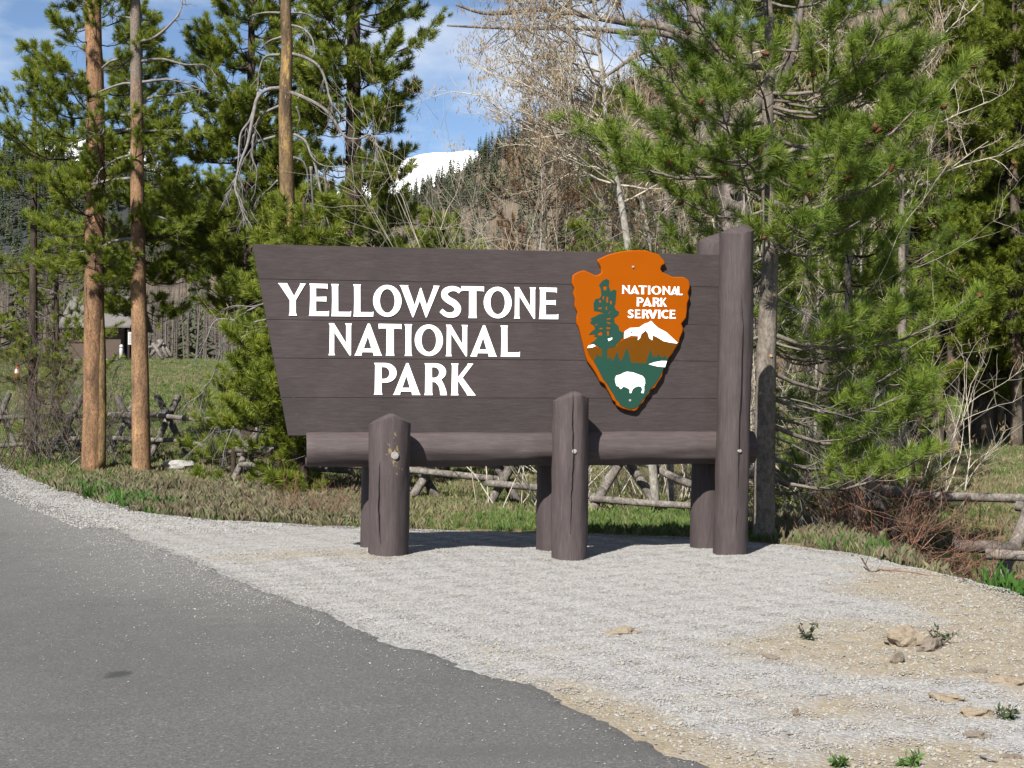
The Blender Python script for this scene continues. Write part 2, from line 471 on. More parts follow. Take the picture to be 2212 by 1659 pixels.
# ------------------------------------------------------------------ scattering of uncountable pieces
def scatter_group(name, protos):
    pc = bpy.data.collections.new(name + '_pieces')
    for p in protos:
        pc.objects.link(p)
    g = bpy.data.node_groups.new(name, 'GeometryNodeTree')
    g.interface.new_socket('Geometry', in_out='INPUT', socket_type='NodeSocketGeometry')
    g.interface.new_socket('Geometry', in_out='OUTPUT', socket_type='NodeSocketGeometry')
    N, L = g.nodes, g.links
    gi, go = N.new('NodeGroupInput'), N.new('NodeGroupOutput')
    ip = N.new('GeometryNodeInstanceOnPoints'); ci = N.new('GeometryNodeCollectionInfo')
    ci.inputs['Collection'].default_value = pc
    ci.inputs['Separate Children'].default_value = True; ci.inputs['Reset Children'].default_value = True
    ip.inputs['Pick Instance'].default_value = True
    ar = N.new('GeometryNodeInputNamedAttribute'); ar.data_type = 'FLOAT_VECTOR'; ar.inputs[0].default_value = 'rot'
    as_ = N.new('GeometryNodeInputNamedAttribute'); as_.data_type = 'FLOAT_VECTOR'; as_.inputs[0].default_value = 'scl'
    ai = N.new('GeometryNodeInputNamedAttribute'); ai.data_type = 'INT'; ai.inputs[0].default_value = 'idx'
    er = N.new('FunctionNodeEulerToRotation')
    L.new(gi.outputs[0], ip.inputs['Points']); L.new(ci.outputs[0], ip.inputs['Instance'])
    L.new(ar.outputs['Attribute'], er.inputs[0]); L.new(er.outputs[0], ip.inputs['Rotation'])
    L.new(as_.outputs['Attribute'], ip.inputs['Scale']); L.new(ai.outputs['Attribute'], ip.inputs['Instance Index'])
    L.new(ip.outputs[0], go.inputs[0])
    g['count'] = len(protos)
    return g


def point_mesh(name, P, rot, scl, nvar, rng):
    P = np.asarray(P, float).reshape(-1, 3); n = len(P)
    me = bpy.data.meshes.new(name)
    me.vertices.add(n); me.vertices.foreach_set('co', P.ravel())
    scl = np.asarray(scl, float)
    if scl.ndim == 1:
        scl = np.repeat(scl[:, None], 3, 1)
    for nm, d in (('rot', rot), ('scl', scl)):
        a = me.attributes.new(nm, 'FLOAT_VECTOR', 'POINT'); a.data.foreach_set('vector', np.asarray(d, np.float32).ravel())
    a = me.attributes.new('idx', 'INT', 'POINT'); a.data.foreach_set('value', rng.integers(0, nvar, n).astype(np.int32))
    me.update()
    return me


def scatter(name, group, P, rot, scl, rng, parent=None):
    o = link(name, point_mesh(name, P, rot, scl, group['count'], rng), None, parent)
    md = o.modifiers.new('pieces', 'NODES'); md.node_group = group
    return o


def dir_rot(D):
    D = np.asarray(D, float)
    D = D / (np.linalg.norm(D, axis=1)[:, None] + 1e-12)
    return np.stack([np.zeros(len(D)), np.arccos(np.clip(D[:, 2], -1, 1)), np.arctan2(D[:, 1], D[:, 0])], 1)


def piece(name, verts, faces, material, smooth=False):
    me = bpy.data.meshes.new(name); me.from_pydata([tuple(v) for v in verts], [], faces)
    if smooth:
        me.polygons.foreach_set('use_smooth', [True] * len(me.polygons))
    me.materials.append(material); me.update()
    return bpy.data.objects.new(name, me)


def needle_tuft(name, material, n, seed, wid=.022, spread=(.45, 1.05), nl=.42, stem=.5):
    rng = np.random.default_rng(seed); V = []; Fc = []
    for i in range(n):
        t = rng.random() ** .8
        a = rng.random() * 2 * math.pi
        th = rng.uniform(*spread) * (1.15 - .65 * t)
        d = np.array([math.sin(th) * math.cos(a), math.sin(th) * math.sin(a), math.cos(th)])
        b = np.array([0, 0, t * stem])
        ln = nl * rng.uniform(.75, 1.15)
        s = np.cross(d, rng.normal(size=3)); s /= np.linalg.norm(s); s *= wid * .5
        k = len(V)
        V += [b - s, b + s, b + d * ln * .6 + s * .9, b + d * ln, b + d * ln * .6 - s * .9]
        Fc.append((k, k + 1, k + 2, k + 3, k + 4))
    return piece(name, V, Fc, material)


def grass_tuft(name, material, n, seed, h=1.0, w=.035, spread=.5, flat=.6):
    rng = np.random.default_rng(seed); V = []; Fc = []
    for i in range(n):
        a = rng.random() * 2 * math.pi; r = rng.random() ** .5 * spread * .6
        b0_ = rng.random() * 6.28; b = np.array([math.cos(b0_) * r, math.sin(b0_) * r, -.03])
        ln = h * rng.uniform(.45, 1.05); bend = rng.uniform(.1, flat)
        d = np.array([math.cos(a), math.sin(a), 0]); s = np.array([-math.sin(a), math.cos(a), 0]) * w * .5 * rng.uniform(.7, 1.3)
        m = b + d * bend * ln * .35 + np.array([0, 0, ln * .6]); e = b + d * bend * ln + np.array([0, 0, ln * (1 - .25 * bend)])
        k = len(V); V += [b - s, b + s, m + s * .8, e, m - s * .8]
        Fc.append((k, k + 1, k + 2, k + 3, k + 4))
    return piece(name, V, Fc, material)


def stone_mesh(name, seed, sub=1, flat=.65, rough=.35):
    bm = bmesh.new(); bmesh.ops.create_icosphere(bm, subdivisions=sub, radius=1)
    rng = random.Random(seed); o = Vector((rng.random() * 50, rng.random() * 50, rng.random() * 50))
    for v in bm.verts:
        d = v.co.normalized()
        k = 1 + rough * mnoise.noise(d * 1.3 + o) + rough * .5 * mnoise.noise(d * 3.1 + o)
        v.co = Vector((d.x * k, d.y * k * .85, d.z * k * flat))
    me = bpy.data.meshes.new(name); bm.to_mesh(me); bm.free()
    return me


def fwd(lo, hi, n):
    return np.linspace(lo, hi, n)


# ==================================================================== GROUND
xs = np.unique(np.concatenate([fwd(-900, -120, 14), fwd(-120, -30, 31), fwd(-30, -12, 37), fwd(-12, 12, 161), fwd(12, 30, 37), fwd(30, 120, 31), fwd(120, 900, 14)]))
ys = np.unique(np.concatenate([fwd(-60, 2, 16), fwd(2, 9, 29), fwd(9, 34, 168), fwd(34, 100, 100), fwd(100, 1200, 40)]))


def ground_z(X, Y):
    z = hgt(X, Y)
    sg = sdist(GRAVEL, X, Y)
    return z - 0.07 * sstep(-.25, .12, sg)


gme, GV = grid_mesh('ground', xs, ys, ground_z)
m, nt, bs = mat('meadow_soil')
p = geopos(nt)
n1 = noise(nt, p, .35, 6, .62); n2 = noise(nt, p, 3.5, 6, .65); n3 = noise(nt, p, 24, 4, .7)
green = ramp(nt, n2, [(.3, (.0696, .0761, .0314)), (.55, (.1326, .1179, .05)), (.75, (.2149, .1484, .0813))])
tan = ramp(nt, n2, [(.3, (.0848, .062, .0392)), (.55, (.1435, .1108, .0684)), (.78, (.2021, .1696, .1076))])
c = mix(nt, ramp(nt, math_(nt, 'ADD', n1, math_(nt, 'MULTIPLY', n2, .25)), [(.55, (0, 0, 0)), (.70, (1, 1, 1))]), green, tan)
litter = ramp(nt, n3, [(.3, (.0411, .0266, .0193)), (.55, (.0821, .0555, .0386)), (.75, (.1256, .0918, .0628))])
c = mix(nt, attr(nt, 'litter'), c, litter)
sand = ramp(nt, n3, [(.3, (.1449, .1135, .0725)), (.7, (.2222, .1835, .1256))])
c = mix(nt, attr(nt, 'sand'), c, sand)
c = mix(nt, .6, c, ramp(nt, n3, [(.25, (.6, .6, .6)), (.7, (1.25, 1.25, 1.25))]), 'MULTIPLY')
nt.links.new(c, bs.inputs['Base Color']); bs.inputs['Roughness'].default_value = 1; bs.inputs['Specular IOR Level'].default_value = .1
bump(nt, bs, n3, .8, .04)
gx, gy = GV[:, 0], GV[:, 1]
lit = sstep(27, 17, gy) * sstep(-.6, -2.0, gx) + sstep(26, 31, gy) * sstep(4.5, 7, gx) * sstep(120, 80, gy) + sstep(2.6, 3.6, gx) * sstep(17, 14, gy) * sstep(10, 12.5, gy)
vattr(gme, 'litter', np.clip(lit, 0, 1))
vattr(gme, 'sand', np.clip(sstep(11.3, 9.3, gy) * sstep(2.6, 3.0, gx) * sstep(4.6, 3.6, gx), 0, 1))
tag(link('ground', gme, m), kind='structure')

# gravel shoulder
gxs = np.concatenate([fwd(-30, -6, 49), fwd(-5.6, 3.9, 140), fwd(4.1, 8, 14)]); gys = np.concatenate([fwd(-14, 2, 20), fwd(2.2, 15.2, 170), fwd(15.4, 62, 180)])
GX, GY = np.meshgrid(gxs, gys); GS = sdist(GRAVEL, GX, GY) + .06 * wav(GX, GY, 3.1, 2.0)


def gravel_z(X, Y):
    s = GS
    return hgt(X, Y) - .07 * (1 - sstep(-.2, .22, s)) + .008 * wav(X, Y, 5.5, 7) + .006 * wav(X, Y, 13, 3)


vme, VV = grid_mesh('gravel_shoulder', gxs, gys, gravel_z, GS > -.25)
vx, vy = VV[:, 0], VV[:, 1]
sa = sdist(ASPH, vx, vy)


def dirt_amount(x, y, sa_):
    d = .9 * sstep(-.42, -.10, sa_) * sstep(7.3, 5.5, y)                          # earthy strip along the near road edge
    d = d + .75 * np.exp(-(((x + 1.7) / 1.1) ** 2 + ((y - 11.3) / .45) ** 2))      # scuffed patch left of the posts
    d = d + .85 * sstep(7.4, 5.6, y) * sstep(.7, 1.6, x) * (.5 + .5 * wav(x, y, 1.9, 5))
    d = d + .95 * sstep(2.1, 2.8, x + .35 * wav(x, y, 1.3, 1)) * sstep(11.8, 10.3, y)
    d = d + 1.1 * sstep(.6, 1.6, x) * sstep(8.8, 7.2, y) * sstep(-.45, .35, wav(x, y, 1.4, 2.5))
    d = d + .35 * sstep(8.6, 6.6, y) * sstep(0, .6, wav(x, y, 2.2, 9))
    return np.clip(d, 0, 1)


vattr(vme, 'dirt', dirt_amount(vx, vy, sa))
m, nt, bs = mat('crushed_gravel')
p = geopos(nt)
vo = nt.nodes.new('ShaderNodeTexVoronoi'); vo.inputs['Scale'].default_value = 62; nt.links.new(p, vo.inputs['Vector'])
sep = nt.nodes.new('ShaderNodeSeparateColor'); nt.links.new(vo.outputs['Color'], sep.inputs[0])
n2 = noise(nt, p, 2.2, 6, .6); n3 = noise(nt, p, 90, 3, .7)
g = ramp(nt, sep.outputs[0], [(0, (.1476, .145, .1425)), (.4, (.2115, .2074, .2043)), (.8, (.2509, .2457, .2424)), (1, (.2754, .2703, .2672))])
d = ramp(nt, noise(nt, p, 14, 6, .7), [(.25, (.1426, .1127, .0749)), (.5, (.1996, .1665, .1165)), (.75, (.2471, .2202, .1719))])
dm = ramp(nt, math_(nt, 'ADD', attr(nt, 'dirt'), math_(nt, 'MULTIPLY', math_(nt, 'SUBTRACT', n2, .5), 1.5)), [(.30, (0, 0, 0)), (.85, (.9, .9, .9))])
c = mix(nt, dm, g, d)
c = mix(nt, .5, c, ramp(nt, n3, [(.3, (.65, .65, .65)), (.7, (1.15, 1.15, 1.15))]), 'MULTIPLY')
nt.links.new(c, bs.inputs['Base Color']); bs.inputs['Roughness'].default_value = 1; bs.inputs['Specular IOR Level'].default_value = .1
bump(nt, bs, math_(nt, 'SUBTRACT', 1.0, vo.outputs['Distance']), .55, .010)
tag(link('gravel_shoulder', vme, m), kind='structure')

# asphalt
axs = np.concatenate([fwd(-30, -9, 43), fwd(-8.9, 1.6, 160), fwd(1.8, 7, 20)]); ays = np.concatenate([fwd(-14, 2, 24), fwd(2.1, 12, 170), fwd(12.1, 60, 200)])
AX, AY = np.meshgrid(axs, ays); AS = sdist(ASPH, AX, AY) + .05 * wav(AX, AY, 4.0, 2.0) + .03 * wav(AX, AY, 11, 6) + .022 * wav(AX, AY, 27, 3)
ame, AV = grid_mesh('asphalt_road', axs, ays, lambda X, Y: hgt(X, Y) + .022 - .05 * (1 - sstep(-.04, .10, AS)) - .0, AS > -.12)
vattr(ame, 'edge', sstep(2.3, .0, sdist(ASPH, AV[:, 0], AV[:, 1])) * sstep(5.8, 10.5, AV[:, 1]))
m, nt, bs = mat('worn_asphalt')
p = geopos(nt)
n1 = noise(nt, p, .7, 5, .6); n2 = noise(nt, p, 150, 3, .7); n3 = noise(nt, p, 6, 5, .6)
c = ramp(nt, n2, [(.28, (.0493, .0479, .047)), (.5, (.0752, .0733, .0719)), (.74, (.1057, .1034, .1006))])
c = mix(nt, .6, c, ramp(nt, n1, [(.3, (.86, .86, .86)), (.7, (1.14, 1.13, 1.11))]), 'MULTIPLY')
vo = nt.nodes.new('ShaderNodeTexVoronoi'); vo.inputs['Scale'].default_value = 55; nt.links.new(p, vo.inputs['Vector'])
sp = nt.nodes.new('ShaderNodeSeparateColor'); nt.links.new(vo.outputs['Color'], sp.inputs[0])
chip = math_(nt, 'MULTIPLY', math_(nt, 'GREATER_THAN', sp.outputs[1], .965), math_(nt, 'LESS_THAN', vo.outputs['Distance'], .36))
c = mix(nt, math_(nt, 'MULTIPLY', chip, .7), c, (.17, .165, .155))
va = nt.nodes.new('ShaderNodeTexVoronoi'); va.inputs['Scale'].default_value = 110; nt.links.new(p, va.inputs['Vector'])
sv = nt.nodes.new('ShaderNodeSeparateColor'); nt.links.new(va.outputs['Color'], sv.inputs[0])
c = mix(nt, .8, c, ramp(nt, sv.outputs[2], [(0, (.68, .68, .68)), (.5, (1, 1, 1)), (.85, (1.12, 1.12, 1.12)), (1, (1.5, 1.48, 1.44))]), 'MULTIPLY')
c = mix(nt, .5, c, ramp(nt, noise(nt, geopos(nt, (1.0, .35, 1)), 1.1, 6, .65), [(.3, (.85, .85, .85)), (.7, (1.13, 1.13, 1.12))]), 'MULTIPLY')
dust = math_(nt, 'ADD', attr(nt, 'edge'), math_(nt, 'MULTIPLY', math_(nt, 'SUBTRACT', n3, .5), .9))
c = mix(nt, ramp(nt, dust, [(.25, (0, 0, 0)), (1.0, (.3995, .3995, .3995))]), c, ramp(nt, n2, [(.3, (.1222, .1189, .1142)), (.7, (.1974, .1927, .188))]))
# an oil stain and a faint tar line
def blot(nt, c, cx, cy, rx, ry, col, k):
    g = nt.nodes.new('ShaderNodeNewGeometry'); s = nt.nodes.new('ShaderNodeVectorMath'); s.operation = 'SUBTRACT'; s.inputs[1].default_value = (cx, cy, 0)
    q = nt.nodes.new('ShaderNodeVectorMath'); q.operation = 'MULTIPLY'; q.inputs[1].default_value = (1 / rx, 1 / ry, 0)
    l = nt.nodes.new('ShaderNodeVectorMath'); l.operation = 'LENGTH'
    nt.links.new(g.outputs['Position'], s.inputs[0]); nt.links.new(s.outputs[0], q.inputs[0]); nt.links.new(q.outputs[0], l.inputs[0])
    w = math_(nt, 'ADD', l.outputs['Value'], math_(nt, 'MULTIPLY', math_(nt, 'SUBTRACT', noise(nt, geopos(nt), 9, 4, .7), .5), 1.3))
    return mix(nt, ramp(nt, w, [(.5, (k, k, k)), (1.0, (0, 0, 0))]), c, col)
b1 = on(255, 1467); b2 = on(90, 1560); b3 = on(1190, 1635)
c = blot(nt, c, b1.x, b1.y, .07, .12, (.03, .03, .03), .9)
c = blot(nt, c, b2.x, b2.y, .3, .1, (.06, .06, .06), .45)
c = blot(nt, c, b3.x, b3.y, .6, .12, (.06, .06, .06), .5)
nt.links.new(c, bs.inputs['Base Color']); bs.inputs['Roughness'].default_value = .92; bs.inputs['Specular IOR Level'].default_value = .25
bump(nt, bs, n2, .7, .006)
tag(link('asphalt_road', ame, m), kind='structure')

# ==================================================================== ENTRANCE SIGN
TH = R(11.0)
S0 = Vector((0.0, 11.85, 0.0))
UX = Vector((math.cos(TH), math.sin(TH), 0)); UN = Vector((math.sin(TH), -math.cos(TH), 0))   # along the panel, towards the road
sign = empty('entrance_sign', S0, TH)
tag(sign, 'large dark brown wooden park entrance sign on six log posts in the gravel', 'sign')


def S(px, py, off=0.0):
    """(along, up) on the sign plane lying off metres in front of the panel's middle"""
    d = at(px, py, 1.0) - cam.location
    o = S0 + UN * off
    k = (o - cam.location).dot(UN) / d.dot(UN)
    q = cam.location + d * k - o
    return q.dot(UX), q.z


def SF(fx, fy, off):
    return S(fx * 2212 / 2560, fy * 2212 / 2560, off)


def shape(name, outline, holes, depth, material, parent, y, bevel=0.0, offset=0.0):
    """flat-cut board standing in the sign plane; y = its middle (negative is towards the road)"""
    cu = bpy.data.curves.new(name, 'CURVE'); cu.dimensions = '2D'; cu.fill_mode = 'BOTH'
    for pl in [outline] + list(holes):
        s = cu.splines.new('POLY'); s.points.add(len(pl) - 1)
        for q, (a, b) in zip(s.points, pl):
            q.co = (a, b, 0, 1)
        s.use_cyclic_u = True
    cu.extrude = max(depth * .5 - bevel, .0005); cu.bevel_depth = bevel; cu.bevel_resolution = 1; cu.offset = offset - bevel
    t = bpy.data.objects.new(name, cu); COL.objects.link(t)
    me = bpy.data.meshes.new_from_object(t.evaluated_get(bpy.context.evaluated_depsgraph_get()))
    bpy.data.objects.remove(t); me.name = name
    n = len(me.vertices); co = np.zeros(n * 3); me.vertices.foreach_get('co', co); co = co.reshape(-1, 3)
    me.vertices.foreach_set('co', np.stack([co[:, 0], -co[:, 2] + y, co[:, 1]], 1).ravel())
    me.update(); me.materials.clear()
    return link(name, me, material, parent)


PT = .075                                   # panel thickness
pf = PT / 2
TL, BL = S(545, 527, pf), S(622.5, 941, pf)
u_right = S(1556, 700, pf)[0] + .02
vt, vb = TL[1], BL[1]
jl = [vt] + [SF(660, y, pf)[1] for y in (697.5, 799, 895, 994)] + [vb]
rng = np.random.default_rng(5)


def left_u(v):
    return TL[0] + (BL[0] - TL[0]) * (vt - v) / (vt - vb)


for i in range(5):
    v1, v0 = jl[i] - (0 if i == 0 else .0012), jl[i + 1] + (0 if i == 4 else .0012)
    dy = [0, .002, -.0015, .001, -.001][i]
    mb = bmesh.new()
    nseg = 26
    top = [(left_u(v1) + (u_right - left_u(v1)) * k / nseg, v1 - (.0025 * abs(math.sin(k * 1.7 + i)) if i == 0 else 0)) for k in range(nseg + 1)]
    bot = [(left_u(v0) + (u_right - left_u(v0)) * k / nseg, v0) for k in range(nseg + 1)]
    fr = [mb.verts.new((a, -pf + dy, b)) for a, b in top + bot[::-1]]
    f = mb.faces.new(fr)
    ex = bmesh.ops.extrude_face_region(mb, geom=[f])
    bmesh.ops.translate(mb, verts=[e for e in ex['geom'] if isinstance(e, bmesh.types.BMVert)], vec=(0, PT, 0))
    bmesh.ops.recalc_face_normals(mb, faces=mb.faces)
    bmesh.ops.bevel(mb, geom=[e for e in mb.edges if len(e.link_faces) == 2 and e.calc_face_angle(0) > .8], offset=.0016, segments=1, affect='EDGES')
    me = bpy.data.meshes.new('plank'); mb.to_mesh(me); mb.free()
    link('plank', me, M['plank'], sign)
mb = MB(); mb.box((BL[0] + .12, -.012, vb + .02), (u_right - .02, .012, vt - .03)); mb.build('panel_core', M['groove'], sign, False)


# log beam below the panel, in front of it the three short or tall posts, behind it their partners
def log_mesh(name, prof, ridge=None, sides=40, seed=1, facet=.05, axis='z', gable=None, knots=0):
    """hewn log; prof = [(height, radius)], gable = (slope, shift): ridged top cut"""
    rr = random.Random(seed); V = []; Fc = []
    rings = []
    hs = []
    for a, b in zip(prof[:-1], prof[1:]):
        k = max(2, int((b[0] - a[0]) / .06))
        hs += [(a[0] + (b[0] - a[0]) * i / k, a[1] + (b[1] - a[1]) * i / k) for i in range(k)]
    hs.append(prof[-1])
    off = Vector((rr.random() * 90, rr.random() * 90, 0))
    nf = rr.choice([8, 9, 10]); ph = rr.random()
    kn = [(rr.uniform(hs[0][0], hs[-1][0]), rr.random() * 6.28) for i in range(knots)]
    for (h, r) in hs:
        ring = []
        for j in range(sides):
            a = j * 2 * math.pi / sides
            fa = ((a / (2 * math.pi) * nf + ph) % 1 - .5)               # drawknife facets
            q = r * (1 - facet * 1.8 * (0.25 - fa * fa) * -1 - facet) * 1.0
            q += .015 * mnoise.noise(Vector((math.cos(a) * 1.3, math.sin(a) * 1.3, h * 1.1)) + off)
            q += .006 * mnoise.noise(Vector((math.cos(a) * 4, math.sin(a) * 4, h * 5)) + off)
            for kh, ka in kn:
                da = (a - ka + math.pi) % (2 * math.pi) - math.pi
                q += .012 * math.exp(-((h - kh) / .045) ** 2 - (da / .22) ** 2)
            z = h
            x, y = math.cos(a) * q, math.sin(a) * q
            if gable:
                sl, sh, dome = gable
                top = prof[-1][0] - sl * abs(x - sh) - dome * (y / r) ** 2 * r
                z = min(h, top)
            ring.append((x, y, z))
        rings.append(ring)
    for ring in rings: V += ring
    k = len(rings)
    for i in range(k - 1):
        for j in range(sides):
            j2 = (j + 1) % sides
            Fc.append((i * sides + j, i * sides + j2, (i + 1) * sides + j2, (i + 1) * sides + j))
    # top: concentric rings so that the cut follows the ridge
    base = (k - 1) * sides
    prev = base
    for s in (.8, .55, .3):
        n0 = len(V)
        for j in range(sides):
            x, y, _ = rings[-1][j]; x *= s; y *= s
            z = prof[-1][0]
            if gable:
                sl, sh, dome = gable
                z = prof[-1][0] - max(0, sl * abs(x - sh) - .008) - dome * (y / prof[-1][1]) ** 2 * prof[-1][1]
            V.append((x, y, z))
        for j in range(sides):
            j2 = (j + 1) % sides
            Fc.append((prev + j, prev + j2, n0 + j2, n0 + j))
        prev = n0
    V.append((0, 0, prof[-1][0] - (gable[0] * max(0, abs(gable[1]) - .01) if gable else 0)))
    for j in range(sides):
        Fc.append((prev + j, prev + (j + 1) % sides, len(V) - 1))
    if axis == 'x':
        V = [(z, x, y) for x, y, z in V]
    me = bpy.data.meshes.new(name); me.from_pydata(V, [], Fc); me.update()
    me.polygons.foreach_set('use_smooth', [True] * len(me.polygons))
    try:
        me.set_sharp_from_angle(angle=R(32))
    except Exception:
        pass
    return me


LOGR = .148
lz = S(1000, 970, .1)[1]
lu0, lu1 = S(662, 970, .1)[0], S(1634, 970, .1)[0]
me = log_mesh('log_beam', [(0, LOGR * .97), (.012, LOGR), (1.5, LOGR * 1.01), (lu1 - lu0 - .012, LOGR * .98), (lu1 - lu0, LOGR * .95)], seed=3, axis='x', knots=5)
lb = link('log_beam', me, M['log'], sign, (lu0, 0.0, lz))
FO = .30                                      # posts stand this far in front of / behind the panel
posts = [  # display x of centre at base, x of centre on top, top y, dia px at base, dia px on top, gable, material, seed
    (838, 840, 893, 92, 90, (.50, .015, .10), M['post_chip'], 4),
    (1230, 1233, 845, 82, 80, (.46, .03, .16), M['post'], 8),
    (1578, 1592, 484, 77, 76, (.42, .05, .55), M['post'], 15)]
bolt = MB(); bolt.tube([(0, .012, 0), (0, -.006, 0), (0, -.009, 0)], [.024, .024, .016], 12)
bolt_me = bolt.mesh('bolt', False)
post_uv = []
for k, (cx, tx, ty, db, dt, gb, mt, sd) in enumerate(posts):
    u0, _ = S(cx, 1200, FO); u1, vtop = S(tx, ty, FO)
    depth = (S0 + UX * u0 + UN * FO).y
    rb, rt = db / 2 / F * depth, dt / 2 / F * depth
    wz = hz(*(S0 + UX * u0 + UN * FO).xy)
    for back in (0, 1):
        y = (-FO if not back else FO) * (1 if not back else 1.0)
        prof = [(wz - .35, rb), (wz, rb), (vtop * .5, (rb + rt) / 2), (vtop - .05, rt), (vtop - .012, rt * .97), (vtop, rt * .90)]
        if back and k < 2:
            pass
        me = log_mesh('post', prof, seed=sd + back * 40, gable=gb, knots=4)
        po = link('post', me, mt if not back else M['post'], sign, (u0 + (.0 if not back else -.005), y, 0))
        lean = math.atan2(u1 - u0, vtop)
        po.rotation_euler = (0, lean, 0)
        post_uv.append((u0, y, po, rb))
        if not back:
            bu, bv = S([853, 1241, 1598][k], [984, 975, 974][k], FO + rb)
            bx = bu - u0 - lean * bv
            by = -math.sqrt(max(rb * rb - bx * bx, 0)) + .004
            b = link('bolt', bolt_me, M['plug'] if k == 0 else M['bolt'], po, (bx, by, bv))
            b.rotation_euler = (0, 0, math.atan2(bx, -by) if bx else 0)
            b.scale = (.8, .6, .8)
            if k == 0: b.scale = (1.3, .5, 1.3)
            if k == 2: b.scale = (.75, .6, .6)
            # long drying crack
            pts = {0: [(.02 - .1, .15), (-.095, .45), (-.085, .8)], 1: [(-.03, .2), (-.025, .5), (-.01, .8), (-.02, 1.1), (-.018, 1.38)],
                   2: [(-.01, .12), (.005, .6), (.0, 1.0), (.01, 1.3), (.02, 1.9), (-.01, 2.2)]}[k]
            cmb = MB(); V = []; rn = random.Random(k)
            seq = []
            for (xa, za), (xb, zb) in zip(pts[:-1], pts[1:]):
                for q in range(8):
                    seq.append((xa + (xb - xa) * q / 8 + rn.uniform(-.003, .003), za + (zb - za) * q / 8))
            seq.append(pts[-1])
            cmb.tube([(x, -math.sqrt(max(rb * rb - x * x, 0)) * .985 - .0005, z) for x, z in seq], [.0045 * math.sin(math.pi * (.06 + .9 * i / len(seq))) for i in range(len(seq))], 5)
            cmb.build('crack', M['groove'], po)

# lettering -------------------------------------------------------------
def ell(cx, cy, rx, ry, a0=0, a1=360, n=28):
    return [(cx + rx * math.cos(R(a0 + (a1 - a0) * i / n)), cy + ry * math.sin(R(a0 + (a1 - a0) * i / n))) for i in range(n + 1)]


def stroke(pts, half, asp):
    """outline of a pen stroke through pts, normalised to the unit box"""
    P = np.array(pts, float) * [asp, 1]
    Q = []
    for i in range(len(P) - 1):
        p0, p1, p2, p3 = P[max(i - 1, 0)], P[i], P[i + 1], P[min(i + 2, len(P) - 1)]
        for k in range(6):
            t = k / 6
            Q.append(.5 * ((2 * p1) + (-p0 + p2) * t + (2 * p0 - 5 * p1 + 4 * p2 - p3) * t * t + (-p0 + 3 * p1 - 3 * p2 + p3) * t ** 3))
    Q.append(P[-1]); Q = np.array(Q)
    T = np.gradient(Q, axis=0); T /= np.linalg.norm(T, axis=1)[:, None]
    Nn = np.stack([-T[:, 1], T[:, 0]], 1)
    h = np.interp(np.linspace(0, 1, len(Q)), np.linspace(0, 1, len(half)), half)[:, None]
    O = np.concatenate([Q + Nn * h, (Q - Nn * h)[::-1]])
    lo, hi = O.min(0), O.max(0)
    return [tuple(x) for x in (O - lo) / (hi - lo)]


